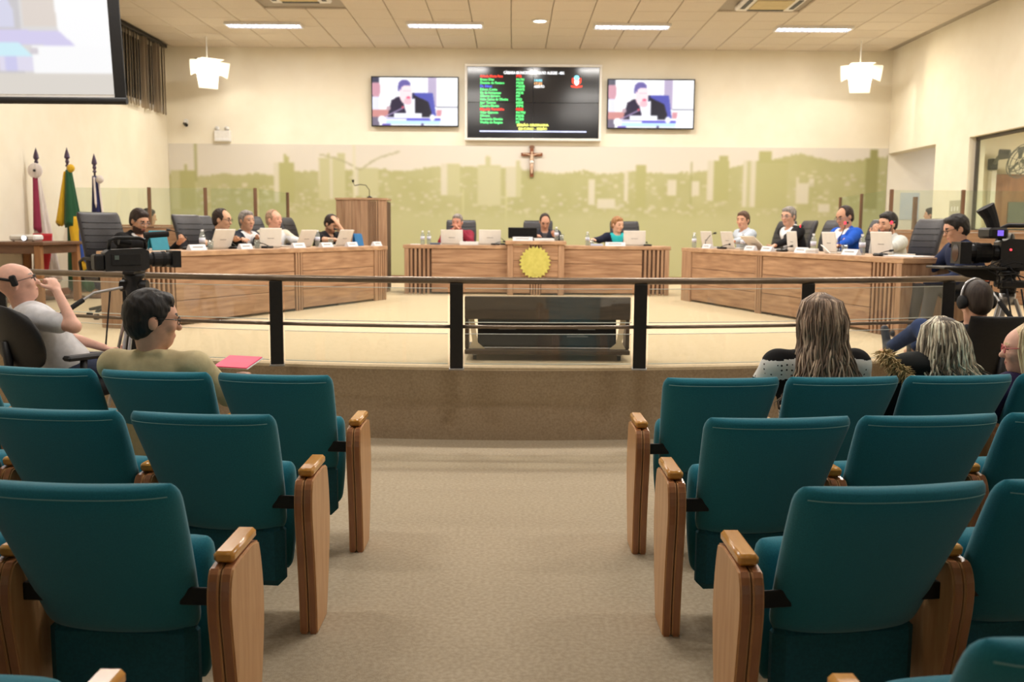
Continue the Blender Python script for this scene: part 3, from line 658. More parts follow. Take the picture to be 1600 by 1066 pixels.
for x0, x1 in ((.41, p0-.0), (p1, LC-.41)):
    for z0, z1 in ((.03, .245), (.25, .465), (.47, DH-DT-.004)): plank(t, x0, x1, z0, z1)
PH_ = .81
MB().cbox(p0-.03, p1+.03, -.17, .75, PH_-.055, PH_, .006).build('podium_top', M_woodtop, t)
for x in (p0, p1-.09): MB().cbox(x, x+.09, -.15, .7, 0, PH_-.055, .005).build('podium_post', M_woodv, t)
MB().box(p0+.09, p1-.09, -.118, -.1, .02, PH_-.06).build('podium_core', MATS['dark_carcass'], t)
for z0, z1 in ((.03, .27), (.275, .515), (.52, PH_-.06)):
    plank(t, p0+.09, p0+.34, z0, z1, -.118); plank(t, p1-.34, p1-.09, z0, z1, -.118)
for k in range(4): MB().cbox(p0+.355+k*.04, p0+.38+k*.04, -.14, -.118, 0, PH_-.06, .003).build('slat', M_woodv, t)
pts = []; ncog = 24
for k in range(ncog*2):
    a = 2*math.pi*k/(ncog*2); r = .24 if k % 2 else .205; pts.append((math.sin(a)*r, math.cos(a)*r*1.03))
M_sun = mat('yellow_sun', (204, 198, 104), .6, c2=(192, 186, 92), scale=18)
em_ = MB(); em_.prism(pts, -.176, -.158, 'y'); so = em_.build('sun_emblem', M_sun, t); so.location = (1.965, 0, .49)
pts2 = [(x*.78, z*.78) for x, z in pts]; MB().prism(pts2, -.181, -.176, 'y').build('emblem_disc', M_sun, so)

# ------------------------------------------------------------------ low partitions with glass and posts behind the desks
def partition(label, p0, p1, posts_, solid=True, top=1.545, gt=2.08, skip=()):
    a = math.atan2(p1[1]-p0[1], p1[0]-p0[0]); L = math.hypot(p1[0]-p0[0], p1[1]-p0[1])
    t = thing('glazed_partition', label, 'partition', (p0[0], p0[1], ST), a)
    z = top-ST
    if solid:
        n = 3
        for k in range(n): MB().cbox(0, L, -.03, .03, .02+k*(z-.05)/n, .015+(k+1)*(z-.05)/n, .004).build('board', M_wood, t)
        MB().cbox(-.01, L+.01, -.045, .045, z-.03, z, .005).build('cap_board', M_woodtop, t)
    for k_, x in enumerate(posts_):
        if k_ not in skip: MB().cbox(x-.022, x+.022, -.022, .022, z if solid else 0, gt-ST, .004).build('post', M_brown, t)
    xs_ = list(posts_)
    for x0, x1 in zip(xs_[:-1], xs_[1:]): MB().box(x0+.022, x1-.022, -.004, .004, z if solid else .02, gt-ST-.01).build('glass_pane', M_pane, t)
    return t
partition('walnut half wall topped with glass panes behind the left desk', (-6.42, 14.0), (-4.42, 14.0), (.02, 1.17, 1.98))
partition('clear glass screen with brown posts behind the left councillors', (-4.38, 14.0), (-3.70, 14.0), (.0, .66), False, skip=(0,))
partition('clear glass screen running from the left desk towards the lectern', (-3.69, 14.08), (-3.62, 15.6), (0.0, 1.5), False, skip=(0,))
partition('walnut half wall topped with glass panes behind the right desk', (5.05, 13.0), (6.98, 13.0), (.02, .98, 1.9))
partition('clear glass screen running back along the right side', (5.05, 13.15), (5.42, 16.1), (.0, 1.4, 2.9), False, skip=(0,))

# ------------------------------------------------------------------ lectern with rounded slatted front
t = thing('lectern', 'tall rounded walnut lectern behind the left desk', 'lectern', (-2.32, 15.0, ST))
HT = 1.44
def cyl(x): return -.26*math.sqrt(max(0, 1-(x/.52)**2))
xs_ = np.linspace(-.39, .39, 25)
MB().prism([(x, cyl(x)+.03) for x in xs_] + [(.39, .3), (-.39, .3)], .05, HT-.05, 'z').build('body', MATS['dark_carcass'], t)
MB().prism([(x*1.03, cyl(x)-.012) for x in xs_] + [(.4, .32), (-.4, .32)], HT-.03, HT, 'z').build('top_board', M_woodtop, t)
MB().prism([(x, cyl(x)+.01) for x in xs_] + [(.38, .28), (-.38, .28)], 0, .06, 'z').build('plinth', M_woodv, t)
edges = [-.39, -.26, -.13, 0, .10, .13, .155, .18, .205, .23, .26, .39]
for a, b in zip(edges[:-1], edges[1:]):
    x0, x1 = a+.002, b-(.011 if b-a < .05 else .002)
    MB().prism([(x0, cyl(x0)), (x1, cyl(x1)), (x1, cyl(x1)+.035), (x0, cyl(x0)+.035)], .06, HT-.03, 'z').build('stave', M_woodv, t)
t = thing('gooseneck_microphone', 'gooseneck microphone standing on top of the lectern', 'microphone', (-2.22, 15.0, ST+HT))
MB().lathe([(.04, 0), (.04, .02), (.015, .035)], n=12).build('base', M_blackpl, t, 'all')
MB().tube([(0, 0, .03), (0, 0, .13), (-.05, -.02, .2), (-.14, -.04, .21), (-.22, -.05, .19)], .006, 6).build('neck', M_black, t, 'all')
MB().tube([(-.24, -.05, .24), (-.245, -.05, .28)], [.014, .02], 10).build('capsule', M_blackpl, t); MB().tube([(-.22, -.05, .19), (-.24, -.05, .24)], .005, 6).build('stem', M_black, t)

# ------------------------------------------------------------------ auditorium seats
def pad_mesh(name, m, z0, z1, wf, yc, thick, curve, n1=22, n2=20, pw=5.0):
    """upholstered pad: two bulging sheets meeting in a rounded rim. wf(v) half width, yc(v) centre line"""
    A = np.sin(np.linspace(-math.pi/2, math.pi/2, n1+1)); B = np.sin(np.linspace(-math.pi/2, math.pi/2, n2+1))
    V = []; Fq = []
    def pt(a, b, s):
        v = (b+1)/2; e = max(0, (abs(b)-.80)/.20); w = wf(v)*(1-.075*e**2.6)
        ta = max(0, 1-abs(a)**pw)**(1/2.2); tb = max(0, 1-abs(b)**(pw+3))**(1/2.2)
        return (w*a, yc(v)+curve*a*a + s*thick*ta*tb*(.85+.25*v), z0+(z1-z0)*v)
    for s in (-1, 1):
        for b in B:
            for a in A: V.append(pt(a, b, s))
    N = (n1+1)*(n2+1)
    for j in range(n2):
        for i in range(n1):
            q = (j*(n1+1)+i, j*(n1+1)+i+1, (j+1)*(n1+1)+i+1, (j+1)*(n1+1)+i)
            Fq.append(q); Fq.append(tuple(N+k for k in q[::-1]))
    mb = MB().add(V, Fq); me = mb.mesh(name, m, False, False)
    bm = bmesh.new(); bm.from_mesh(me); bmesh.ops.remove_doubles(bm, verts=bm.verts, dist=1e-5); bmesh.ops.recalc_face_normals(bm, faces=bm.faces); bm.to_mesh(me); bm.free()
    me.polygons.foreach_set('use_smooth', [True]*len(me.polygons)); return me, pt
wfb = lambda v: .214+.054*v**.8
ycb = lambda v: .045-.245*v**1.15
BZ0, BZ1 = .37, .858
back_me, bpt = pad_mesh('backrest', M_teal, BZ0, BZ1, wfb, ycb, .056, .035)
seam_me = MB().tube([Vector(bpt(a, .87, -1))+Vector((0, -.001, 0)) for a in np.linspace(-.93, .93, 19)], .0016, 5).mesh('seam', M_seam)
sw = lambda v: .212+.012*math.sin(math.pi*v)
seat_up_me, _ = pad_mesh('seat_cushion', M_teal, .19, .60, sw, lambda v: .15+.05*v, .062, .0)
seat_dn_me = seat_up_me.copy(); seat_dn_me.transform(Matrix.Translation((0, .12, .16)) @ Matrix.Rotation(math.radians(-88), 4, 'X') @ Matrix.Translation((0, -.16, -.13)))
prof = [(-.02, 0), (-.024, .12), (-.04, .26), (-.062, .38), (-.078, .47), (-.078, .53), (-.064, .575), (-.04, .60), (.205, .60), (.23, .55), (.252, .46), (.26, .36), (.238, .24), (.20, .10), (.165, 0)]
def smoothp(p, it=1):
    for _ in range(it):
        q = []
        for i in range(len(p)):
            a, b = p[i], p[(i+1) % len(p)]
            if a[1] == 0 and b[1] == 0: q += [a, b]
            else: q += [(a[0]*.75+b[0]*.25, max(0, a[1]*.75+b[1]*.25)), (a[0]*.25+b[0]*.75, max(0, a[1]*.25+b[1]*.75))]
        p = q
    return p
prs = smoothp(prof, 1)
def board_mesh(x0, x1):
    m = MB(); m.prism(prs, x0, x1, 'x'); n = len(prs); m.m = [0, 0] + [1]*n
    me = m.mesh('standard_board', [M_beech, M_beechedge]); bm = bmesh.new(); bm.from_mesh(me)
    ed = [e for e in bm.edges if abs(e.verts[0].co.x-e.verts[1].co.x) < 1e-6]
    bmesh.ops.bevel(bm, geom=ed, offset=.005, segments=2, affect='EDGES'); bm.to_mesh(me); bm.free(); return me
ob_me, ib_me = board_mesh(.002, .033), board_mesh(-.033, -.002)
arm_me = MB().cbox(-.029, .029, -.025, .205, .599, .632, .009).mesh('armrest', M_honey, True)
br_me = MB().cbox(-.10, 0, -.015, -.005, .475, .525, .003).cbox(-.012, 0, -.015, .05, .475, .525, .003).mesh('bracket', M_black)
brm_me = MB().cbox(0, .10, -.015, -.005, .475, .525, .003).cbox(0, .012, -.015, .05, .475, .525, .003).mesh('bracket', M_black)
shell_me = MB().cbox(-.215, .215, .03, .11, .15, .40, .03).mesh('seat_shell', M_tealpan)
foot_me = MB().cbox(-.03, .03, -.03, .19, 0, .012, .003).mesh('floor_plate', M_black)
def standard(ch, x, yaw=0.0):
    R = Matrix.Translation((x, 0, 0)) @ Matrix.Rotation(yaw, 4, 'Z')
    for me in (ob_me, ib_me): link('standard_board', me, ch, R)
    link('armrest', arm_me, ch, R)
def seat(label, x, y, rz, down=False, aisle=0, side=1):
    ch = thing('auditorium_seat', label, 'seat', (x, y, 0), rz, 'teal auditorium seats')
    link('backrest', back_me, ch); link('seam', seam_me, ch.children[0])
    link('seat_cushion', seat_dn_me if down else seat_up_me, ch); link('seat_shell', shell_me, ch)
    PX = .2775; AX_ = .325
    standard(ch, side*PX)                       # shared with the next seat
    if aisle: standard(ch, -side*AX_, -rz)      # row-end standard squared to the aisle
    inn = AX_ if aisle else PX
    rr, ll = (PX, inn) if side > 0 else (inn, PX)
    link('bracket', br_me, ch, Matrix.Translation((rr-.03, 0, 0))); link('bracket', brm_me, ch, Matrix.Translation((-ll+.03, 0, 0)))
    return ch
ordn = ['front', 'second', 'third', 'nearest']
place = ['aisle', 'second from the aisle', 'third from the aisle', 'fourth from the aisle']
occ = {('L', 0, 1): 'under the beige-jacketed man', ('R', 0, 1): 'under the striped sweater', ('R', 0, 2): 'under the parka woman', ('R', 0, 3): 'under the rightmost woman'}
rzL = [-.11, -.10, -.06, -.06]; rzR = [.08, .10, .15, .15]
for side in 'LR':
    s = -1 if side == 'L' else 1
    for r in range(4):
        yr = 4.36-.915*r; x = (-.72-(0, .01, .02, .04)[r] if s < 0 else .60+(0, 0, .01, .03)[r]); rz = (rzL if s < 0 else rzR)[r]
        nseat = [4, 4, 3, 2][r] if s > 0 else [4, 3, 3, 2][r]
        d = Vector((math.cos(rz), math.sin(rz), 0)); pos = Vector((x, yr, 0)) + d*s*(.325+((0, .02, .035, .03) if s < 0 else (0, 0, .035, .03))[r])
        for k in range(nseat):
            o = occ.get((side, r, k))
            pl = 'by the aisle' if k == 0 else place[k]
            seat('teal %s-row seat on the %s, %s%s' % (ordn[r], 'left' if s < 0 else 'right', pl, ', '+o if o else ''), pos.x, pos.y, rz, bool(o), k == 0, s)
            rz2 = rz + s*.035; d = Vector((math.cos((rz+rz2)/2), math.sin((rz+rz2)/2), 0)); pos = pos + d*s*.557; rz = rz2

# ------------------------------------------------------------------ leather desk chairs
def exec_chair(label, loc, rz, group='leather desk chairs'):
    ch = thing('leather_chair', label, 'chair', loc, rz, group)
    for k, (nm, me) in enumerate(EXEC):
        link(nm, me, ch)
    return ch
EXEC = []
wb = lambda v: .20+.05*math.sin(min(1, v*1.15)*math.pi*.62); yb_ = lambda v: -.20-.12*v+.05*math.sin(v*math.pi)
eb_me, ept = pad_mesh('back_cushion', M_leather, .42, 1.13, wb, yb_, .05, .03, 18, 20)
EXEC.append(('back_cushion', eb_me))
for v in (-.5, -.3, -.1, .1, .3, .5, .68):
    EXEC.append(('stitched_welt', MB().tube([Vector(ept(a, v, 1))+Vector((0, -.002, 0)) for a in np.linspace(-.9, .9, 9)], .007, 5).mesh('stitched_welt', M_blackpl, 'all')))
es_me, _ = pad_mesh('seat_cushion', M_leather, 0, .46, lambda v: .245, lambda v: 0, .055, 0, 14, 12)
es_me.transform(Matrix.Translation((0, -.22, .43)) @ Matrix.Rotation(math.radians(-90), 4, 'X')); EXEC.append(('seat_cushion', es_me))
for s in (-1, 1):
    EXEC.append(('armrest', MB().tube([(s*.27, -.16, .40), (s*.285, -.18, .60), (s*.285, -.1, .64), (s*.285, .14, .63), (s*.28, .2, .55), (s*.27, .16, .42)], .018, 8).mesh('armrest', M_blackpl, 'all')))
EXEC.append(('gas_column', MB().lathe([(.04, .10), (.035, .28), (.022, .29), (.022, .38)], n=12).mesh('gas_column', M_black, 'all')))
for k in range(5):
    a = 2*math.pi*k/5+.3; c_, s_ = math.cos(a), math.sin(a)
    EXEC.append(('base_leg', MB().tube([(0, 0, .12), (c_*.15, s_*.15, .11), (c_*.29, s_*.29, .085)], [.028, .022, .016], 8).mesh('base_leg', M_blackpl, 'all')))
    EXEC.append(('caster', MB().tube([(c_*.29-s_*.02, s_*.29+c_*.02, .03), (c_*.29+s_*.02, s_*.29-c_*.02, .03)], .03, 10).mesh('caster', M_blackpl)))
fL = aL+math.pi/2; fR = aR+math.pi/2      # chair forward (+Y local) must point out over the desk: away = -face normal
def chairs_at(lst, rz):
    for lb, x, y, *a in lst: exec_chair(lb, (x, y, ST), rz+(a[0] if a else 0))
# forward direction of persons: left desk (0.926,-0.377); right desk (-0.97,-0.244); centre (0,-1)
RZL = math.atan2(-.377, .926)-math.pi/2; RZR = math.atan2(-.244, -.97)-math.pi/2; RZC = math.pi
chairs_at([('black leather chair behind the bearded man at the near end of the left desk', -4.28, 10.34, -.25), ('black leather chair behind the man with dark glasses at the left desk', -3.75, 11.75), ('black leather chair behind the grey-haired man at the left desk', -3.85, 12.55),
           ('black leather chair behind the man in the cream blazer', -3.33, 13.1), ('black leather chair behind the man covering his face', -3.02, 13.95, .2)], RZL)
chairs_at([('black leather chair behind the man in the pale blue shirt', 3.75, 14.1), ('black leather chair between the pale blue shirt and the black blazer', 3.86, 13.45, -.15), ('empty black leather chair between the black blazer and the bright blue jacket', 4.0, 12.7),
           ('black leather chair behind the man in the bright blue jacket', 4.30, 11.85), ('black leather chair behind the man resting his chin on his hand', 4.50, 10.95)], RZR)
chairs_at([('black leather chair behind the man in the red shirt', -.83, 15.78, .1), ('black leather chair at the central podium', .38, 15.85, -.15), ('black leather chair behind the woman in turquoise', 1.88, 15.8, .1)], RZC)
# ------------------------------------------------------------------ right side: internal window, passage, neighbouring room
wn = struct(MB().cbox(XR-.01, XR+.26, W0, W1, WB_-.03, WB_, .004).build('window_2', M_white))
M_alu = mat('bronze_aluminium', (86, 80, 74), .4, metal=.4, c2=(78, 72, 66), scale=10)
MB().cbox(XR+.10, XR+.15, W0, W1, WT-.05, WT, .004).build('frame_rail', M_alu, wn); MB().cbox(XR+.10, XR+.15, W0, W1, WB_, WB_+.05, .004).build('frame_rail', M_alu, wn)
for y in (W1-.03, 13.35, 11.8): MB().cbox(XR+.10, XR+.15, y-.022, y+.022, WB_+.05, WT-.05, .004).build('frame_stile', M_alu, wn)
for y0, y1 in ((13.37, W1-.05), (11.82, 13.33), (W0, 11.78)): MB().box(XR+.122, XR+.128, y0, y1, WB_+.05, WT-.05).build('pane', M_pane, wn)
M_door = mat('brown_door', (150, 100, 68), .5, c2=(124, 78, 50), scale=2, stretch=(10, 10, .8), detail=5)
dr = struct(MB().cbox(XR+3.2, XR+3.8, 14.5, 14.56, ST, ST+2.15, .006).build('wall_cabinet_side', M_wall)) if False else None
d3 = struct(MB().cbox(7.9, 8.8, 15.95, 15.99, ST, 2.47, .006).build('door_1', M_door))
MB().cbox(8.14, 8.42, 15.93, 15.95, 1.68, 2.02, .004).build('vision_pane', mat('dark_glass_sheet', (96, 102, 100), .3, c2=(88, 94, 92), scale=6), d3)
MB().tube([(8.73, 15.95, 1.55), (8.73, 15.89, 1.55), (8.63, 15.89, 1.55)], .012, 6).build('handle', M_steel, d3)
struct(MB().cbox(7.82, 7.9, 15.9, 16.02, ST, 2.52, .004).build('trim_1', M_white))
t = thing('wall_fan', 'grey oscillating wall fan seen through the window on the right', 'fan', (7.86, 15.93, 2.66))
MB().cbox(-.06, .06, -.02, .1, -.12, .06, .01).build('wall_mount', M_blackpl, t)
M_fan = mat('fan_grey', (96, 100, 98), .5, c2=(88, 92, 90), scale=10)
MB().tube([(0, -.02, -.02), (0, -.12, .06), (0, -.2, .10)], .03, 8).build('neck', M_fan, t); MB().tube([(-.02, -.2, .11), (.1, -.3, .11)], [.085, .07], 12).build('motor', M_fan, t)
cx = Vector((.2, -.42, .0)); axd = Vector((.35, -.75, -.35)).normalized(); u_ = axd.orthogonal().normalized(); v_ = axd.cross(u_)
for r_, o_ in ((.27, 0), (.27, .06), (.19, .08), (.1, .09), (.2, -.04)):
    MB().tube([cx+axd*o_+(u_*math.cos(a)+v_*math.sin(a))*r_ for a in np.linspace(0, 2*math.pi, 25)], .007, 5, False).build('guard_ring', M_fan, t)
for k in range(12):
    a = 2*math.pi*k/12; dd = u_*math.cos(a)+v_*math.sin(a); MB().tube([cx+axd*.09+dd*.03, cx+axd*.08+dd*.19, cx+axd*.03+dd*.275], .004, 5).build('guard_wire', M_fan, t)
for k in range(3):
    a = 2*math.pi*k/3; dd = u_*math.cos(a)+v_*math.sin(a); ee = axd.cross(dd)
    MB().add([cx+dd*.03-ee*.02, cx+dd*.24-ee*.05+axd*.02, cx+dd*.24+ee*.07-axd*.02, cx+dd*.03+ee*.03], [(0, 1, 2, 3)]).add([cx+dd*.03-ee*.02+axd*.004, cx+dd*.24-ee*.05+axd*.024, cx+dd*.24+ee*.07-axd*.016, cx+dd*.03+ee*.03+axd*.004], [(3, 2, 1, 0)]).build('blade', M_fan, t)
t = thing('intercom_panel', 'grey metal switch panel on the wall between passage and window', 'panel', (XR-.001, 15.32, 1.75))
MB().cbox(-.015, 0, -.2, .2, 0, .27, .004).build('plate', mat('grey_panel', (196, 190, 172), .5, c2=(188, 182, 164), scale=10), t)
for k in range(3): MB().cbox(-.02, -.015, -.1+k*.1-.02, -.1+k*.1+.02, .1, .17, .002).build('button', M_white, t)
# passage: frosted glass door with closer, brown post, notice
d2 = struct(MB().box(8.35, 9.2, YB-.75, YB-.74, ST, 2.45).build('door_2', M_pane)); MB().cbox(8.3, 8.36, YB-.78, YB-.71, ST, 2.48, .004).build('door_stile', M_white, d2)
MB().cbox(8.22, 8.42, YB-.82, YB-.74, 2.46, 2.53, .01).build('door_closer', M_black, d2)
t = thing('notice_sheet', 'pale blue notice sheet on the passage wall', 'notice', (7.44, YB-.004, 1.75))
MB().cbox(-.18, .18, -.004, .0, 0, .5, .001).build('sheet', mat('pale_blue_paper', (206, 212, 216), .7, c2=(198, 206, 214), scale=6), t)
t = thing('wooden_post', 'brown wooden post standing in the right passage', 'post', (7.30, 17.6, ST))
MB().cbox(-.035, .035, -.035, .035, 0, 1.62, .005).build('shaft', M_brown, t); MB().cbox(-.06, .06, -.06, .06, 0, .03, .005).build('foot', M_brown, t)
for lx, ly, lw, ww, lb in ((8.2, 17.2, .8, 7, 'added flat fill light in the right passage'), (9.0, 13.6, 1.0, 110, 'added flat fill light in the room behind the right window')):
    t = thing('ceiling_light', lb, 'light', (lx, ly, PT+.28))  # fill lamps added to brighten passage and side room, given panel fixtures
    MB().cbox(-lw/2-.03, lw/2+.03, -.28, .28, -.05, 0, .006).build('frame', M_white, t); MB().box(-lw/2, lw/2, -.25, .25, -.056, -.05).build('diffuser', M_tubeE, t)
    area('lamp', (0, 0, -.07), lw, .5, ww, (1, .91, .78), parent=t)

# ------------------------------------------------------------------ side table with projector and flags at the left
t = thing('side_table', 'brown wooden side table by the left wall with a projector on it', 'table', (-6.15, 12.35, ST))
M_tbl = mat('dark_table_wood', (116, 84, 62), .5, c2=(96, 66, 46), scale=2, stretch=(2, 2, 12), detail=5)
MB().cbox(-.28, .5, -.75, .4, .745, .785, .006).build('table_top', M_tbl, t)
MB().cbox(-.25, .42, -.68, -.65, .64, .745, .004).build('apron', M_tbl, t); MB().cbox(.40, .43, -.65, .32, .64, .745, .004).build('apron', M_tbl, t); MB().cbox(-.25, .42, .32, .35, .64, .745, .004).build('apron', M_tbl, t)
for x, y in ((-.24, -.66), (.40, -.66), (-.24, .33), (.40, .33)):
    MB().add(*(lambda m: (m.v, m.f))(MB().cbox(x-.04, x+.04, y-.04, y+.04, 0, .74, .006))).build('leg', mat('table_leg_wood', (162, 116, 76), .5, c2=(146, 100, 62), scale=3, stretch=(10, 10, 1)), t)
t = thing('projector', 'small white projector with a lit lens on the side table', 'projector', (-6.02, 11.95, ST+.785))
MB().cbox(-.16, .16, -.12, .12, .012, .085, .02).build('case', M_white, t)
MB().tube([(.04, -.12, .045), (.04, -.145, .045)], [.034, .032], 14).build('lens_ring', M_steel, t); MB().tube([(.04, -.145, .045), (.04, -.147, .045)], .027, 14).build('lens', mat('projector_beam_glass', (255, 255, 255), .2, emit=(235, 240, 255), estr=6.0), t)
for x in (-.12, .12): MB().lathe([(.012, 0), (.012, .014)], (x, -.08, 0), 8).build('foot', M_black, t)
def flag(label, x, y, h, style):
    t = thing('flag', label, 'flag', (x, y, ST), 0, 'flags on poles by the left wall')
    M_pole = mat('flag_pole', (66, 52, 60), .35, metal=.3, c2=(58, 44, 52), scale=10)
    MB().lathe([(.15, 0), (.15, .03), (.05, .05), (.03, .10)], n=18).build('stand', M_tbl, t, 'all')
    MB().tube([(0, 0, .05), (0, 0, h-.24)], .014, 8).build('pole', M_pole, t)
    MB().lathe([(.014, h-.26), (.03, h-.245), (.016, h-.22), (.028, h-.19), (.018, h-.16), (.038, h-.135), (.03, h-.09), (.002, h)], n=8).build('spear_tip', mat('spear_metal', (84, 72, 92), .35, metal=.5, c2=(74, 62, 82), scale=10), t)
    # draped cloth: folded cone hanging from the pole top
    def drape(name, m, z1, z0, w1, w0, x1=0.0, x0=0.0, y0_=0.0, folds=3, dp=.05, ph=0.0):
        n, k = 28, 14; V = []; Fq = []
        for j in range(k+1):
            tt = j/k; z = z1+(z0-z1)*tt; w = w1+(w0-w1)*tt; xo = x1+(x0-x1)*tt
            for i in range(n):
                a = 2*math.pi*i/n; r = 1+.22*math.sin(folds*a+ph+tt*.6)
                V.append((xo+w*math.cos(a)*r, y0_+dp*(.4+.6*tt)*math.sin(a)*r, z + (.035*math.sin(folds*a+ph) if j == k else 0)))
        for j in range(k):
            for i in range(n): i2 = (i+1) % n; Fq.append((j*n+i, j*n+i2, (j+1)*n+i2, (j+1)*n+i))
        Fq.append(tuple(range(n))); Fq.append(tuple(k*n+i for i in range(n))[::-1])
        return MB().add(V, Fq).build(name, m, t, 'all')
    top = h-.30
    fl = lambda n_, c: mat('flag_'+n_, c, .75, c2=tuple(int(v*.93) for v in c), scale=8, stretch=(8, 8, 1), sheen=.2)
    if style == 'white':
        drape('cloth', fl('white', (226, 216, 210)), top-.05, .25, .03, .16, .0, .08, 0, 4)
        drape('maroon_fold', fl('maroon', (150, 36, 74)), top-.04, top-.78, .025, .05, -.01, .0, -.03, 2, .05)
        drape('red_triangle', fl('red', (196, 34, 48)), .88, .36, .12, .015, .06, .1, -.05, 2, .06)
        m = MB(); m.lathe([(.005, 0), (.09, .004), (.10, .015), (.09, .024), (.02, .03)], n=20).xform(Matrix.Translation((0, -.03, top+.0)) @ Matrix.Rotation(math.pi/2, 4, 'X')); ro = m.build('rosette', fl('rosette', (232, 222, 220)), t, 'all')
        MB().ball((0, -.065, top), .018, 10, 6).build('rosette_button', M_black, ro)
    elif style == 'green':
        drape('cloth', fl('green', (16, 84, 48)), top, .12, .03, .15, .02, .12, 0, 4)
        drape('yellow_fold', fl('yellow', (232, 186, 32)), top-.02, top-.72, .02, .05, -.02, -.12, -.02, 2, .05)
        drape('green_fold', fl('green', (16, 84, 48)), top, top-.74, .03, .10, .02, .03, -.04, 3, .05)
        drape('yellow_diamond', fl('yellow', (232, 186, 32)), top-.62, .42, .06, .07, .06, .15, -.045, 2, .06)
        drape('blue_globe', fl('blue', (44, 84, 180)), top-.80, .52, .02, .05, .16, .2, -.04, 2, .05)
        m = MB(); m.lathe([(.005, 0), (.05, .004), (.055, .02), (.02, .03)], n=14).xform(Matrix.Translation((.07, -.04, top+.02)) @ Matrix.Rotation(math.pi/2, 4, 'X')); m.build('rosette', fl('yellow', (232, 186, 32)), t, 'all')
    else:
        drape('cloth', fl('navy', (28, 34, 92)), top, .15, .03, .13, .0, .04, 0, 4)
        drape('white_edge', fl('white', (226, 216, 210)), top-.1, .4, .01, .012, .06, .16, -.02, 2, .02)
        drape('white_fold', fl('white', (226, 216, 210)), top-.02, top-.4, .012, .01, .01, .02, -.05, 2, .02)
        m = MB(); m.lathe([(.005, 0), (.05, .004), (.055, .02), (.02, .03)], n=14).xform(Matrix.Translation((.09, -.04, top-.05)) @ Matrix.Rotation(math.pi/2, 4, 'X')); m.build('rosette', fl('white', (226, 216, 210)), t, 'all')
flag('white and maroon draped flag with a round rosette, leftmost flag', -6.27, 12.8, 2.0, 'white')
flag('green, yellow and blue draped flag in the middle of the three', -6.0, 13.1, 2.03, 'green')
flag('navy blue draped flag, rightmost flag beside the leather chair', -5.68, 13.2, 1.96, 'navy')

# ------------------------------------------------------------------ things on the desks
M_lap = mat('laptop_lid', (226, 223, 216), .4, c2=(220, 217, 210), scale=12); M_key = mat('laptop_keys', (60, 60, 62), .6, c2=(52, 52, 54), scale=30)
M_lscreen = mat('laptop_screen', (30, 34, 40), .2, emit=(150, 170, 190), estr=.4); M_bname = mat('grey_print', (150, 148, 144), .6)
lapm = {}
def laptop(label, loc, rz, tilt=14, w=.335, h=.215):
    t = thing('laptop', label, 'laptop', loc, rz, 'open laptops on the desks')
    MB().cbox(-w/2, w/2, -.25, 0, 0, .02, .005).build('base', M_lap, t); MB().box(-w/2+.02, w/2-.02, -.16, -.03, .02, .022).build('keyboard', M_key, t)
    R = Matrix.Translation((0, 0, .018)) @ Matrix.Rotation(math.radians(-tilt), 4, 'X')
    lid = MB().cbox(-w/2, w/2, 0, .012, 0, h, .005).xform(R).build('lid', M_lap, t)
    MB().box(-w/2+.012, w/2-.012, -.001, 0, .012, h-.012).xform(R).build('screen', M_lscreen, lid); MB().box(-.05, .05, .012, .0128, h*.42, h*.46).xform(R).build('maker_mark', M_bname, lid)
    return t
M_bot = glass_mat('clear_plastic', (235, 240, 245), .12, .25); M_cap = mat('bottle_cap', (232, 236, 244), .4); M_lab = mat('bottle_label', (200, 204, 222), .5, c2=(232, 234, 240), scale=14)
def bottle(label, loc, cap=None):
    t = thing('water_bottle', label, 'bottle', loc, 0, 'water bottles on the desks')
    MB().lathe([(.028, 0), (.032, .01), (.032, .06), (.029, .07), (.032, .08), (.032, .13), (.024, .165), (.013, .185), (.013, .195)], n=14).build('bottle_body', M_bot, t, 'all')
    MB().lathe([(.015, .19), (.015, .21)], n=10).build('cap', cap or M_cap, t); MB().lathe([(.0325, .075), (.0325, .125)], n=14).build('paper_label', M_lab, t, 'all')
M_gl = glass_mat('drinking_glass', (240, 244, 244), .14, .10)
def glass(label, loc):
    t = thing('drinking_glass', label, 'glass', loc, 0, 'drinking glasses on the desks')
    MB().lathe([(.026, 0), (.028, .004), (.034, .10), (.032, .10), (.026, .008)], n=14).build('tumbler', M_gl, t, 'all'); MB().lathe([(.026, .006), (.029, .05)], n=14).build('water', M_bot, t, 'all')
M_np = mat('name_plate', (226, 228, 234), .4, c2=(218, 220, 228), scale=8)
def plate(label, loc, rz, w=.24):
    t = thing('name_plate', label, 'name plate', loc, rz, 'name plates on the desks')
    MB().prism([(-.034, 0), (.034, 0), (.006, .058), (-.006, .058)], -w/2, w/2, 'x').build('stand', M_np, t)
    R = Matrix.Translation((0, .0, 0)); MB().add([(-w*.3, .0225, .026), (w*.34, .0225, .026), (w*.34, .0165, .038), (-w*.3, .0165, .038)], [(3, 2, 1, 0)]).build('printed_name', M_bname, t)
def mic(label, loc, rz, lit=False, h=.26, reach=.16):
    t = thing('desk_microphone', label, 'microphone', loc, rz, 'gooseneck microphones on the desks')
    MB().cbox(-.06, .06, -.05, .05, 0, .028, .01).build('base', M_blackpl, t)
    MB().tube([(0, .02, .025), (0, .01, h*.5), (0, -.05, h*.85), (0, -reach, h)], .005, 6).build('gooseneck', M_black, t, 'all')
    MB().tube([(0, -reach, h), (0, -reach-.04, h+.006)], [.011, .014], 8).build('capsule', M_blackpl, t)
    if lit: MB().lathe([(.016, -.004), (.018, 0), (.016, .004)], n=12).xform(Matrix.Translation((0, -reach, h)) @ Matrix.Rotation(math.pi/2, 4, 'X')).build('lit_ring', em('mic_red', (255, 40, 60), 3.0), t)
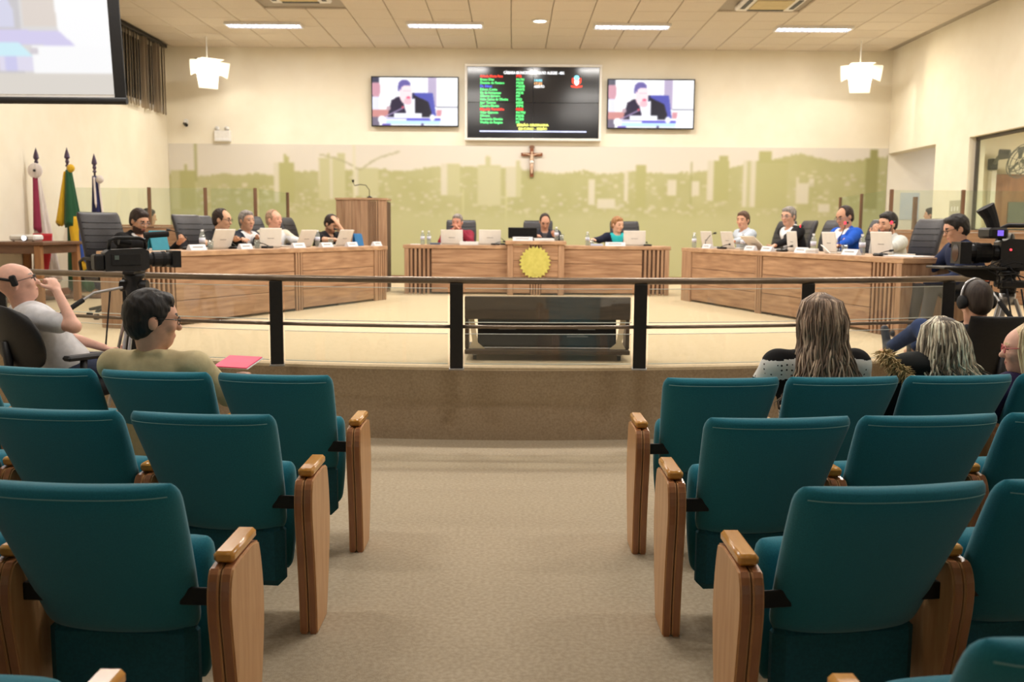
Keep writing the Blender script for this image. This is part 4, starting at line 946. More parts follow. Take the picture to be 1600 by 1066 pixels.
def stack(label, loc, rz, w, d, h, m, cat='papers', name='paper_stack'):
    t = thing(name, label, cat, loc, rz); n = max(1, int(h/.012))
    for k in range(n):
        j = .004*math.sin(k*2.1); MB().cbox(-w/2+j, w/2+j, -d/2-j, d/2-j, k*h/n, (k+1)*h/n-.001, .001).build('sheet_bundle', m, t)
def book(label, loc, rz, w, d, h, m):
    t = thing('folder', label, 'folder', loc, rz); MB().cbox(-w/2, w/2, -d/2, d/2, 0, h, .003).build('cover', m, t); MB().box(-w/2+.004, w/2+.001, -d/2+.004, d/2-.004, .003, h-.003).build('pages', M_paper, t)
def standee(label, loc, rz, w, h, m):
    t = thing('display_folder', label, 'folder', loc, rz)
    MB().cbox(-w/2, w/2, -.01, .0, 0, h, .003).xform(Matrix.Rotation(math.radians(12), 4, 'X')).build('front_cover', m, t); MB().cbox(-w/2, w/2, -.07, -.062, 0, h, .003).xform(Matrix.Rotation(math.radians(-6), 4, 'X')).build('rear_cover', m, t)
    MB().cbox(-w/2+.01, w/2-.01, -.06, -.012, .0, .02, .003).build('pages', M_paper, t)
M_tealp = mat('turquoise_card', (34, 140, 164), .5, c2=(28, 130, 154), scale=8); M_bluep = mat('blue_card', (26, 116, 178), .5, c2=(22, 106, 166), scale=8)
ZD = ST+DH+.001
dlx = Vector((math.cos(aL), math.sin(aL), 0)); dly = Vector((-math.sin(aL), math.cos(aL), 0))
drx = Vector((math.cos(aR), math.sin(aR), 0)); dry = Vector((-math.sin(aR), math.cos(aR), 0))
def onL(s, d=.25): p = Vector((-3.491, 9.055, ZD))+dlx*s+dly*d; return (p.x, p.y, p.z)
def onR(s, d=.25): p = Vector((2.417, 13.579, ZD))+drx*s+dry*d; return (p.x, p.y, p.z)
RL, RR = aL+math.pi, aR+math.pi       # local +Y of an item then points out at the hall
standee('turquoise folder standing open by the bearded man', onL(.6, .3), RL, .24, .19, M_tealp)
plate('white name plate in front of the bearded man', onL(.84, .06), RL)
mic('thin microphone bent in front of the bearded man', onL(1.0, .32), RL+.6, h=.2)
bottle('water bottle between the bearded man and the first laptop', onL(1.0, .12)); glass('glass beside the water bottle at the left desk near end', onL(1.1, .1))
laptop('laptop in front of the man with dark glasses', onL(1.42, .24), RL, 22); plate('name plate before the man with dark glasses', onL(1.62, .06), RL, .2)
mic('microphone with low base beside the first laptop', onL(1.62, .2), RL, h=.08, reach=.1)
glass('glass in front of the grey-haired man', onL(1.86, .08)); laptop('laptop in front of the grey-haired man', onL(2.28, .22), RL-.2, 6)
mic('dark microphone base before the grey-haired man', onL(2.1, .12), RL, h=.06, reach=.1); plate('name plate in front of the cream blazer', onL(2.6, .05), RL)
laptop('laptop beside the man in the cream blazer', onL(3.02, .26), RL, 24); plate('name plate beside the left desk water bottle', onL(3.2, .05), RL)
bottle('water bottle left of the man covering his face', onL(3.27, .22)); glass('glass in front of the man covering his face', onL(3.42, .12))
laptop('laptop in front of the man covering his face', onL(3.87, .24), RL, 22); plate('name plate in front of the man covering his face', onL(3.78, .04), RL)
mic('microphone reaching up beside the man covering his face', onL(4.35, .34), RL+1.2, h=.22, reach=.3); standee('blue folder standing at the far end of the left desk', onL(4.3, .22), RL, .2, .16, M_bluep); plate('name plate at the far end of the left desk', onL(4.46, .06), RL, .2)
# right desk
bottle('water bottle at the far end of the right desk', onR(.06, .12)); laptop('farthest laptop on the right desk', onR(.3, .22), RR, 10); mic('thin microphone by the farthest laptop of the right desk', onR(.45, .12), RR, h=.2, reach=.1)
plate('name plate beside the farthest right-desk laptop', onR(.62, .06), RR); laptop('laptop in front of the man in the pale blue shirt', onR(.93, .22), RR, 12); mic('dark microphone base before the pale blue shirt', onR(1.0, .08), RR, h=.06, reach=.1)
bottle('clear water bottle right of the pale blue shirt', onR(1.5, .12)); laptop('laptop leaning far back beside the black blazer', onR(1.78, .2), RR, 48, .36, .24); plate('name plate below the laptop leaning far back', onR(1.84, .05), RR)
mic('microphone with a red ring lit before the man in the black blazer', onR(2.1, .42), RR-.5, True, h=.3, reach=.12); plate('name plate of the man in the black blazer', onR(2.26, .05), RR)
laptop('laptop in front of the man in the black blazer', onR(2.47, .26), RR-.2, 6, .33, .22); mic('black microphone base beside the black blazer laptop', onR(2.5, .1), RR, h=.06, reach=.1)
plate('name plate left of the bright blue jacket', onR(3.02, .05), RR); bottle('water bottle left of the bright blue jacket', onR(2.93, .24)); laptop('laptop in front of the bright blue jacket', onR(3.28, .24), RR-.15, 8)
mic('microphone with red light left of the bright blue jacket', onR(3.05, .5), RR, True, h=.33, reach=.05); mic('microphone with red light behind the bright blue jacket', onR(3.85, .52), RR, True, h=.33, reach=.05)
stack('folded white paper before the bright blue jacket', onR(3.22, .05), RR+.5, .12, .07, .05, M_paper, 'paper', 'folded_paper'); plate('name plate of the man resting his chin', onR(3.95, .05), RR, .26); glass('glass by the name plate of the man resting his chin', onR(3.72, .12))
bottle('water bottle left of the man resting his chin', onR(3.85, .24)); laptop('nearest laptop on the right desk', onR(4.2, .24), RR, 8, .34, .22); stack('white papers lying at the near end of the right desk', onR(4.62, .2), RR, .5, .22, .012, M_paper)
mic('microphone base at the near end of the right desk', onR(4.36, .1), RR, h=.05, reach=.1)
cw = MB(); cw.tube([Vector(onR(3.38, .06))+Vector((0, 0, .09)), Vector(onR(3.5, .02))+Vector((0, 0, .07)), Vector(onR(3.6, .03))+Vector((0, 0, .01)), Vector(onR(3.55, .14))+Vector((0, 0, .006))], .006, 6)
tag(cw.build('charger_cable', M_white), 'looped white cable on the right desk by the bright blue jacket', 'cable')
# centre desk
def onC(x, d=.3, top=DH): return (x, 14.52+d, ST+top)
laptop('laptop in front of the man in the red shirt', onC(-.93, .25), math.pi, 12); laptop('laptop left of the central podium', onC(-.35, .25), math.pi+.08, 8)
stack('thick white paper stack right of the red shirt', onC(-.66, .1), 0, .28, .22, .05, M_paper); bottle('small water bottle at the left end of the central desk', onC(-1.37, .15)); bottle('taller water bottle beside the red shirt laptop', onC(-1.28, .22))
stack('flat white sheet at the left end of the central desk', onC(-1.47, .08), 0, .14, .12, .012, M_paper); book('dark grey folder lying left of the red shirt laptop', onC(-1.17, .12), 0, .16, .14, .03, mat('slate_cover', (92, 104, 124), .5, c2=(84, 96, 116), scale=8))
mic('microphone lying low left of the podium', onC(-.26, .12), math.pi-.9, h=.05, reach=.14); mic('thin microphone beside the left edge of the podium', onC(-.13, .25), math.pi+1.2, h=.12, reach=.1)
t = thing('desk_monitor', 'black desktop monitor standing on the central podium', 'monitor', onC(.15, .12, PH_), math.pi)
MB().cbox(-.22, .22, -.02, .02, .035, .20, .008).build('panel', M_blackpl, t); MB().cbox(-.21, .21, .02, .023, .05, .19, .002).build('rear_cover', M_scr, t); MB().cbox(-.1, .1, -.08, .08, 0, .01, .004).build('foot', M_blackpl, t); MB().cbox(-.03, .03, -.03, -.01, .01, .06, .004).build('stem', M_blackpl, t)
plate('grey name plate below the podium monitor', onC(.15, -.1, PH_), math.pi, .3); stack('white papers on the central podium', onC(.47, -.06, PH_), 0, .3, .16, .04, M_paper)
bottle('water bottle on the central podium', onC(.66, .1, PH_)); glass('glass on the right of the central podium', onC(.74, .02, PH_))
bottle('water bottle right of the central podium', onC(1.14, .2)); glass('glass right of the central podium bottle', onC(1.2, .12)); book('blue-white booklet by the hand of the woman in turquoise', onC(1.27, .1), 0, .18, .14, .03, mat('pale_blue_cover', (196, 206, 232), .5, c2=(186, 196, 226), scale=8))
plate('name plate of the woman in turquoise', onC(1.55, .06), math.pi, .3); laptop('laptop in front of the woman in turquoise', onC(1.86, .24), math.pi-.05, 6); mic('microphone at the right end of the central desk', onC(2.06, .2), math.pi, h=.05, reach=.1)
# ------------------------------------------------------------------ people: bodies are grown as one smooth surface from joints
def mesh_from_sdf(prims, subs=(), res=.01, rough=0.0):
    """prims: (a, b, ra, rb, flat) round cones or ('e', centre, radii, R) ellipsoids, plus blend k and material index; returns verts, quads, mats"""
    lo = np.full(3, 1e9); hi = np.full(3, -1e9); boxes = []
    for p in prims:
        if p[0] == 'c': c = np.array([p[1], p[2]]); r = max(p[3], p[4]); b0, b1 = c.min(0)-r, c.max(0)+r
        else: r = max(p[2]); b0, b1 = np.array(p[1])-r, np.array(p[1])+r
        boxes.append((b0, b1)); lo = np.minimum(lo, b0); hi = np.maximum(hi, b1)
    pad = 3*res; lo -= pad; hi += pad
    n = np.ceil((hi-lo)/res).astype(int)+1
    D = np.full(n, .2, np.float32); I = np.zeros(n, np.int16)
    ax = [lo[i]+res*np.arange(n[i]) for i in range(3)]
    def ev(p, X, Y, Z):
        if p[0] == 'c':
            a, b = np.array(p[1]), np.array(p[2]); ab = b-a; L2 = max(ab@ab, 1e-9)
            t = np.clip(((X-a[0])*ab[0]+(Y-a[1])*ab[1]+(Z-a[2])*ab[2])/L2, 0, 1)
            return np.sqrt((X-a[0]-t*ab[0])**2+(Y-a[1]-t*ab[1])**2+(Z-a[2]-t*ab[2])**2) - (p[3]+(p[4]-p[3])*t)
        c, r, R = p[1], np.array(p[2]), np.array(p[3])      # R rows: local axes
        dx, dy, dz = X-c[0], Y-c[1], Z-c[2]; q = [R[i][0]*dx+R[i][1]*dy+R[i][2]*dz for i in range(3)]
        k0 = np.sqrt(sum((q[i]/r[i])**2 for i in range(3))); k1 = np.sqrt(sum((q[i]/r[i]**2)**2 for i in range(3)))+1e-6
        return k0*(k0-1)/k1
    for p, (b0, b1) in zip(prims, boxes):
        k, mi = p[-2], p[-1]; mg = k+3*res
        i0 = np.maximum(0, ((b0-mg-lo)/res).astype(int)); i1 = np.minimum(n, ((b1+mg-lo)/res).astype(int)+2)
        s = tuple(slice(a, b) for a, b in zip(i0, i1))
        X, Y, Z = np.meshgrid(ax[0][s[0]], ax[1][s[1]], ax[2][s[2]], indexing='ij', sparse=True)
        d = ev(p, X, Y, Z).astype(np.float32); o = D[s]
        near = d < o
        I[s] = np.where(near, mi, I[s])
        h = np.clip(k-np.abs(d-o), 0, None)/k if k > 0 else 0
        D[s] = np.minimum(d, o)-h*h*k*.25
    if rough:
        X, Y, Z = np.meshgrid(*ax, indexing='ij', sparse=True); D += (rough*(np.sin(X*210+2*np.sin(Z*60))*np.sin(Y*190+1.5*np.sin(Z*45))+.6*np.sin(X*95+Z*30)*np.sin(Y*110+Z*70))).astype(np.float32)
    for p in subs:
        X, Y, Z = np.meshgrid(*ax, indexing='ij', sparse=True); D = np.maximum(D, -ev(p, X, Y, Z)).astype(np.float32)
    D[0], D[-1] = .1, .1; D[:, 0], D[:, -1] = .1, .1; D[:, :, 0], D[:, :, -1] = .1, .1
    S = D < 0; nx, ny, nz = n
    acc = np.zeros((nx-1, ny-1, nz-1, 3), np.float32); cnt = np.zeros((nx-1, ny-1, nz-1), np.float32)
    G = [np.arange(m-1) for m in (nx, ny, nz)]
    quads = []
    for axis in range(3):
        A = D.take(range(0, n[axis]-1), axis); B = D.take(range(1, n[axis]), axis); cross = (A < 0) != (B < 0)
        idx = np.argwhere(cross)
        if not len(idx): continue
        da = A[cross]; db = B[cross]; tt = da/(da-db)
        P = idx.astype(np.float32); P[:, axis] += tt
        o1, o2 = [(1, 2), (2, 0), (0, 1)][axis]
        cells = []
        for e1, e2 in ((0, 0), (1, 0), (1, 1), (0, 1)):
            c = idx.copy(); c[:, o1] -= e1; c[:, o2] -= e2
            cells.append(c)
        cells = np.array(cells)       # 4,N,3
        for c in cells:
            np.add.at(acc, tuple(c.T), P); np.add.at(cnt, tuple(c.T), 1)
        flip = da < 0
        cells[:, ~flip] = cells[::-1][:, ~flip]
        quads.append(cells)
    ids = np.full(cnt.shape, -1, np.int32); m = cnt > 0; ids[m] = np.arange(m.sum())
    V = acc[m]/cnt[m][:, None]*res+lo
    Q = np.concatenate([ids[q[..., 0], q[..., 1], q[..., 2]] for q in quads], 1).T
    c = np.argwhere(m); mi = I[:-1, :-1, :-1][m]
    fm = mi[Q[:, 0]]
    # one relaxing pass for smooth shading
    for lam in (.5,):
        s_ = np.zeros_like(V); k_ = np.zeros(len(V))
        for a, b in ((0, 1), (1, 2), (2, 3), (3, 0)):
            np.add.at(s_, Q[:, a], V[Q[:, b]]); np.add.at(k_, Q[:, a], 1); np.add.at(s_, Q[:, b], V[Q[:, a]]); np.add.at(k_, Q[:, b], 1)
        V = V*(1-lam)+lam*s_/k_[:, None]
    return V, Q, fm
def sdf_obj(name, prims, mats, parent, subs=(), res=.01, zone=None, rough=0.0):
    V, Q, fm = mesh_from_sdf(prims, subs, res, rough)
    if zone is not None:
        C = V[Q].mean(1); fm = zone(C, fm.copy())
    me = bpy.data.meshes.new(name); me.vertices.add(len(V)); me.vertices.foreach_set('co', V.astype(np.float32).ravel())
    me.loops.add(Q.size); me.polygons.add(len(Q)); me.polygons.foreach_set('loop_start', np.arange(0, Q.size, 4)); me.loops.foreach_set('vertex_index', Q.astype(np.int32).ravel())
    for m in mats: me.materials.append(m)
    me.polygons.foreach_set('material_index', fm.astype(np.int32)); me.polygons.foreach_set('use_smooth', np.ones(len(Q), bool)); me.update(calc_edges=True)
    return link(name, me, parent)
def V3(*a): return np.array(a, float)
def unit(v): v = np.asarray(v, float); return v/(np.linalg.norm(v)+1e-9)
def rotz(a): c, s = math.cos(a), math.sin(a); return np.array([[c, -s, 0], [s, c, 0], [0, 0, 1.]])
def rotx(a): c, s = math.cos(a), math.sin(a); return np.array([[1., 0, 0], [0, c, -s], [0, s, c]])
def roty(a): c, s = math.cos(a), math.sin(a); return np.array([[c, 0, s], [0, 1., 0], [-s, 0, c]])
def ik(a, b, l1, l2, hint):
    d = b-a; L = np.linalg.norm(d)
    if L > (l1+l2)*.995: b = a+d/L*(l1+l2)*.995; d = b-a; L = np.linalg.norm(d)
    x = (l1*l1-l2*l2+L*L)/(2*L); h = math.sqrt(max(0, l1*l1-x*x)); u = d/L; hv = hint-u*(hint@u)
    return a+u*x+unit(hv)*h, b
SKIN = {}
def skin(c):
    c = tuple(min(255, int(v+a)) for v, a in zip(c, (14, 18, 18)))
    return mat('skin_%d_%d_%d' % c, c, .55, c2=tuple(int(v*.95) for v in c), scale=30, spec=.35)
def cloth(n, c, s=.94, **k): return mat('cloth_'+n, c, .85, c2=tuple(int(v*s) for v in c), scale=24, bump=.25, bscale=70, spec=.2, **k)
def hairm(n, c): return mat('hair_'+n, c, .55, c2=tuple(min(255, int(v*1.35)+6) for v in c), scale=60, stretch=(1, 1, .12), bump=.5, bscale=160, spec=.35)
M_lip = mat('lips', (176, 108, 98), .5); M_eye = mat('eye_dark', (74, 54, 48), .3)
ALLP = []
def person(label, head, face=0.0, lean=12, hy=0.0, hp=0.0, hr=0.0, sk=(222, 170, 140), top=None, inner=None, vneck=0.0, hair=None, hstyle='short', beard=None,
           hands=None, floor=ST, seat_h=.44, trousers=None, shoes=None, res=.011, sleeves='long', collar=None, hcurl=.6, glasses=None, roll=0, hs=1.0, feet=None, shw=.195, zone=None, hips=None, knees_out=.0, locks=None, brows=None, bulk=1.08, extra=()):
    """head: world position of head centre; face: world heading of the torso (rotation about Z of local +Y)"""
    Rz = rotz(face); H = np.array(head, float)
    lam = math.radians(lean)
    seat_z = floor+seat_h+.085
    nk = .165*hs
    # torso length chosen so that the figure actually sits on its seat
    headup = unit(V3(0, math.sin(lam*.6), math.cos(lam*.6)))
    TL = (H[2]-nk*headup[2]-seat_z)/math.cos(lam); TL = float(np.clip(TL, .33, .56))
    def L(p): return Rz @ np.asarray(p, float)           # local direction to world
    neckb = H-L(headup*nk); tors = L(V3(math.sin(roll)*math.cos(lam), math.sin(lam), math.cos(lam)*math.cos(roll))); pel = neckb-tors*TL if hips is None else np.array(hips, float)
    if hips is not None: tors = unit(neckb-pel); TL = np.linalg.norm(neckb-pel)
    O = np.array([pel[0], pel[1], floor])
    root = thing('person', label, 'person', tuple(O))
    T = lambda p: np.asarray(p, float)-O
    fwd_ = L(V3(0, 1, 0)); rgt = L(V3(1, 0, 0)); tf = unit(fwd_-tors*(fwd_@tors)); RT = np.array([rgt, tf, tors])
    sh = {s: neckb-tors*.04+rgt*s*shw+tf*.0 for s in (-1, 1)}
    hd = hands or {}
    arms = {}
    for s in (-1, 1):
        tgt = hd.get(s)
        if tgt is None: tgt = neckb-tors*.42+tf*.30+rgt*s*.16
        else: tgt = np.array(tgt[:3], float)
        hint = -V3(0, 0, 1)*.9+rgt*s*.45-tf*.25
        if s in hd and len(hd[s]) > 3: hint = np.array(hd[s][3], float)
        el, wr = ik(sh[s], tgt, .285, .255, hint); arms[s] = (sh[s], el, wr)
    hip = {s: pel+rgt*s*.095-tors*.0 for s in (-1, 1)}; legs = {}
    for s in (-1, 1):
        if feet and s in feet: kn, an = np.array(feet[s][0], float), np.array(feet[s][1], float)
        else:
            kn = hip[s]+fwd_*.41+rgt*s*(.06+knees_out)+V3(0, 0, -.03); an = np.array([kn[0], kn[1], floor+.09])+fwd_*.06
        legs[s] = (hip[s], kn, an)
    # head frame
    RH = Rz @ rotz(hy) @ rotx(-hp) @ roty(hr)            # columns: head right, forward, up
    hx, hf, hu = RH[:, 0], RH[:, 1], RH[:, 2]
    def h(x, y, z): return H+(hx*x+hf*y+hu*z)*hs
    Rrow = np.array([hx, hf, hu])
    S = lambda c, r, k=.02, m=0, R=Rrow: ('e', T(c), tuple(v*hs for v in r), R, k, m)
    C = lambda a, b, ra, rb, k=.02, m=0: ('c', T(a), T(b), ra, rb, k, m)
    B = []
    B.append(('e', T(pel), (.14, .11, .12), RT, .04, 0)); B.append(('e', T(pel+tors*TL*.62+tf*.01), (.135, .095, .17), RT, .05, 0)); B.append(C(sh[-1], sh[1], .05, .05, .04))
    B.append(C(neckb-tors*.05, H-hu*.04*hs-hf*.02*hs, .058*hs, .055*hs, .03))
    B += [S(h(0, -.012, .028), (.076, .096, .094)), S(h(0, .022, -.045), (.060, .070, .078), .03), S(h(0, .062, -.088), (.03, .026, .024), .03), S(h(0, .05, .02), (.062, .052, .06), .03),
          ('c', T(h(0, .088, .008)), T(h(0, .112, -.028)), .009*hs, .0145*hs, .012, 0), S(h(0, .082, -.062), (.026, .018, .014), .012)]
    for s in (-1, 1):
        B.append(S(h(s*.077, -.008, -.008), (.011, .021, .032), .006)); B.append(S(h(s*.036, .072, -.025), (.024, .022, .022), .02)); B.append(S(h(s*.03, .087, .024), (.024, .012, .01), .012))
        a, e, w_ = arms[s]
        B.append(C(a, e, .047, .038)); B.append(C(e, w_, .038, .026))
        # hand: palm, four fingers and a thumb
        fd = unit(w_-e); cu = hcurl; 
        palm_n = unit(np.cross(fd, rgt*s)+1e-4) if abs(fd @ rgt) < .95 else unit(np.cross(fd, V3(0, 0, 1)))
        if hd.get(s) is not None and len(hd[s]) > 4: palm_n = unit(np.array(hd[s][4], float)-fd*(np.array(hd[s][4], float)@fd))
        side = unit(np.cross(palm_n, fd)); pc = w_+fd*.05
        B.append(('e', T(pc), (.040, .052, .017), np.array([side, fd, palm_n]), .015, 0))
        for i, (o_, ln) in enumerate(((-.03, .062), (-.011, .075), (.009, .07), (.028, .055))):
            k0 = pc+side*o_+fd*.04; d1 = unit(fd*math.cos(cu*.7)+palm_n*math.sin(cu*.7)); k1 = k0+d1*ln*.5; d2 = unit(fd*math.cos(cu*1.9)+palm_n*math.sin(cu*1.9)); k2 = k1+d2*ln*.5
            B.append(C(k0, k1, .0095, .0085, .004)); B.append(C(k1, k2, .0085, .0075, .003))
        th = pc-side*s*.035*(1 if True else 1)-fd*.015; t1 = th+unit(fd*.7-side*s*.7+palm_n*.3)*.04; B.append(C(th, t1, .013, .011, .008)); B.append(C(t1, t1+unit(fd+palm_n*.5)*.028, .011, .009, .004))
        hp_, kn, an = legs[s]
        B.append(C(hp_, kn, .07, .05, .03)); B.append(C(kn, an, .048, .034, .02)); B.append(C(an-V3(0, 0, .03), an+unit(np.array([kn[0]-hp_[0], kn[1]-hp_[1], 0]))*.12-V3(0, 0, .05), .03, .026, .02))
    eyes = [T(h(s*.032, .088, .006)) for s in (-1, 1)]; mouth = T(h(0, .10, -.064)); brow = [T(h(s*.033, .094, .03)) for s in (-1, 1)]
    SKm = skin(sk)
    hm = hair[1] if hair else None
    mats = [SKm, M_lip, M_eye, brows or hm or M_eye, beard or SKm]
    def zface(Cc, fm):
        Lc = (Cc-T(H)) @ RH/hs
        if beard is not None:
            k = (Lc[:, 2] < -.05-.25*np.abs(Lc[:, 0])*0) & (Lc[:, 2] > -.13) & (Lc[:, 1] > -.01) & ~((np.abs(Lc[:, 0]) < .022) & (Lc[:, 2] > -.07) & (Lc[:, 2] < -.055)) & ~((np.abs(Lc[:, 0]) < .05) & (Lc[:, 2] > -.056) & (Lc[:, 1] > .07))
            fm[k & (np.linalg.norm(Lc, axis=1) < .15)] = 4
        for e in eyes: k = (((Cc-e) @ RH)/np.array([.0125, .03, .006])/hs); fm[(k**2).sum(1) < 1] = 2
        for e in brow: k = (((Cc-e) @ RH)/np.array([.021, .03, .007])/hs); fm[(k**2).sum(1) < 1] = 3
        k = (((Cc-mouth) @ RH)/np.array([.024, .03, .0085])/hs); fm[(k**2).sum(1) < 1] = 1
        return fm
    esub = [('e', T(h(s*.033, .108, .006)), (.017*hs, .017*hs, .011*hs), Rrow, 0, 0) for s in (-1, 1)]
    sdf_obj('body', B, mats, root, esub, res, zface)
    # garment
    if top is not None:
        G = []; bk = bulk
        shr = .068; G += [('e', T(pel+tors*.02), (.168*bk, .135*bk, .15), RT, .05, 0), ('e', T(pel+tors*TL*.42), (.158*bk, .125*bk, .17), RT, .06, 0), ('e', T(pel+tors*TL*.70), (.175*bk, .122*bk, .165), RT, .06, 0), C(sh[-1]*.96+sh[1]*.04, sh[1]*.96+sh[-1]*.04, .072, .072, .05)]
        G.append(('e', T(neckb-tors*.03-tf*.01), (.10, .075, .06), RT, .05, 0))
        for s in (-1, 1):
            a, e, w_ = arms[s]
            G.append(C(a, e if sleeves == 'long' else a+(e-a)*.62, .066*bk, .052 if sleeves == 'long' else .062, .04))
            if sleeves == 'long': G.append(C(e, e+(w_-e)*.93, .052, .037, .025))
            if collar: G.append(C(neckb+rgt*s*.062-tf*.03+tors*.02, neckb+rgt*s*.045+tf*.065-tors*.03, .02, .017, .015, 1 if collar == 'inner' else 0))
        if collar: G.append(C(neckb-rgt*.055-tf*.05+tors*.03, neckb+rgt*.055-tf*.05+tors*.03, .022, .022, .02, 1 if collar == 'inner' else 0))
        for ec, er in extra: G.append(('e', T(ec), er, np.eye(3), .05, 0))
        nsub = [('c', T(neckb+tf*.015), T(neckb+tors*.3+tf*.03), .062, .075, 0, 0)]
        def zg(Cc, fm):
            Lc = (Cc-T(neckb)) @ RT.T
            if vneck:
                k = (Lc[:, 1] > .02) & (np.abs(Lc[:, 0]) < .012+(Lc[:, 2]+vneck)*.30) & (Lc[:, 2] > -vneck); fm[k] = 1
            if zone: fm = zone(Lc, fm)
            return fm
        gm = [top, inner or top] if not isinstance(top, list) else top
        sdf_obj('sweater' if 'sweater' in label else 'jacket' if any(w in label for w in ('jacket', 'blazer', 'parka', 'hoodie', 'vest')) else 'shirt', G, gm, root, nsub, res, zg)
    if trousers is not None:
        G = [('e', T(pel-tors*.03), (.165, .128, .12), RT, .05, 0)]
        for s in (-1, 1):
            hp_, kn, an = legs[s]; G += [C(hp_, kn, .085, .064, .04), C(kn, kn+(an-kn)*.93, .062, .048, .03)]
        sdf_obj('trousers', G, [trousers], root, (), res*1.15)
        for s in (-1, 1):
            hp_, kn, an = legs[s]; fdv = np.array([kn[0]-hp_[0], kn[1]-hp_[1], 0.]); fdv = unit(fdv) if not (feet and s in feet and len(feet[s]) > 2) else unit(np.array(feet[s][2], float)); dn = unit(an-kn)
            dn = dn-fdv*(dn@fdv); dn = unit(dn)
            sdf_obj('shoe', [C(an+dn*.02, an+dn*.035-fdv*.04, .042, .036, .03), C(an+dn*.045-fdv*.04, an+dn*.055+fdv*.15, .036, .03, .03)], [shoes or M_blackpl], root, (), .009)
    # hair
    if hair is not None:
        Hm = hair[1]; g = []
        if hstyle in ('short', 'receding', 'buzz', 'grey'):
            th_ = {'short': .012, 'receding': .009, 'buzz': .006, 'grey': .010}[hstyle]
            g.append(S(h(0, -.016, .034), (.076+th_, .096+th_, .092+th_), .02)); g.append(S(h(0, -.045, -.02), (.066+th_, .055+th_, .07), .02))
            if hstyle in ('short', 'grey'): g.append(S(h(0, .055, .092), (.058, .03, .022+th_*.5), .02))
            sb_ = [('e', T(h(0, .085, -.045)), (.105*hs, .075*hs, .112*hs), Rrow, 0, 0), ('e', T(h(0, .14, .0)), (.09*hs, .075*hs, .085*hs), Rrow, 0, 0)]
            for s in (-1, 1): sb_.append(('e', T(h(s*.088, -.004, -.012)), (.02*hs, .026*hs, .036*hs), Rrow, 0, 0)); sb_.append(('e', T(h(s*.08, .04, -.07)), (.05*hs, .05*hs, .06*hs), Rrow, 0, 0))
            if hstyle == 'receding': sb_.append(('e', T(h(0, .085, .085)), (.10*hs, .075*hs, .07*hs), Rrow, 0, 0))
            sdf_obj('hair', g, [Hm], root, sb_, min(res, .008), None, .0 if hstyle == 'buzz' else .0035)
        elif hstyle == 'long':
            long_hair(root, T, h, hx, hf, hu, hair, locks or {})
    if glasses is not None:
        gb = MB()
        for s in (-1, 1):
            gb.tube([T(h(s*.034+.024*math.cos(a), .106-abs(math.cos(a))*.002, .004+.018*math.sin(a))) for a in np.linspace(0, 2*math.pi, 13)], .0024, 5, False)
            gb.tube([T(h(s*.058, .104, .01)), T(h(s*.079, .06, .012)), T(h(s*.083, .0, .012)), T(h(s*.08, -.012, -.004))], .0022, 5)
        gb.tube([T(h(-.01, .108, .008)), T(h(.01, .108, .008))], .0024, 5); gb.build('glasses', glasses, root, 'all')
    root['_'] = 0; del root['_']
    ALLP.append((root, dict(T=T, h=h, arms=arms, neckb=neckb, tors=tors, tf=tf, rgt=rgt, pel=pel, RH=RH, legs=legs)))
    return root, ALLP[-1][1]
def long_hair(root, T, h, hx, hf, hu, hair, o):
    """scalp cap plus many tapering locks falling over the shoulders, in alternating shades"""
    cap = [('e', T(h(0, -.02, .03)), (.088, .104, .1), np.array([hx, hf, hu]), .02, 0), ('e', T(h(0, -.05, -.03)), (.085, .07, .09), np.array([hx, hf, hu]), .02, 0)]
    sb_ = [('e', T(h(0, .11, -.03)), (.085, .09, .12), np.array([hx, hf, hu]), 0, 0)]
    sdf_obj('hair', cap, [hair[1]], root, sb_, .008)
    rn = random.Random(o.get('seed', 3)); shades = hair[2]; ln = o.get('len', .42); spread = o.get('spread', 1.0); curl = o.get('curl', .012); sh = np.array(o.get('shift', (0, 0, 0)), float)
    mbs = [MB() for _ in shades]; N = o.get('n', 130)*5
    for i in range(N):
        a = rn.random()*math.pi*2     # around the head, front opening skipped
        ca, sa = math.cos(a), math.sin(a)
        if sa > .62: continue                              # leave the face free
        r0 = rn.uniform(.1, 1.0)
        st = h(.02*ca*r0, -.005+.02*sa, .128)
        q_ = rn.uniform(.93, 1.07); p1 = h(.078*ca*q_, -.015+.088*sa*q_, .088); p2 = h(.098*ca*q_, -.02+.11*sa*q_, -.0); p3 = h(.10*ca*spread*q_, -.03+.10*sa*q_, -.10)
        w = rn.uniform(.75, 1.15); dx = rn.uniform(-.03, .03)
        dn = np.array((0, 0, -1.))
        p4 = p3+dn*ln*.32*w+hx*(.025*ca*spread+dx*.4)-hf*.02+sh*.4; p5 = p4+dn*ln*.34*w+hx*(.03*ca*spread+dx*.6)-hf*.012+sh*.7; p6 = p5+dn*ln*.24*w+hx*(dx*.7+curl*math.sin(i*1.7)*2)-hf*.0+sh
        pts = [st, p1, p2, p3, p4, p5, p6]; path = []
        for k in range(len(pts)-1):
            for t_ in (0, .34, .67):
                q = pts[k]*(1-t_)+pts[k+1]*t_; f_ = (k+t_)/6
                q = q+hx*curl*math.sin(i*2.1+f_*11)*f_+hf*curl*.6*math.cos(i*1.3+f_*10)*f_; path.append(T(q))
        path.append(T(pts[-1])); R_ = [.002+.003*math.sin(min(1, .25+j/len(path)*.9)*math.pi*.8) for j in range(len(path))]; R_[-1] = .001
        mbs[int(rn.random()*len(shades))].tube(path, R_, 4, False)
    for mb, m in zip(mbs, shades):
        if mb.v: mb.build('hair_locks', m, root, 'all', False)

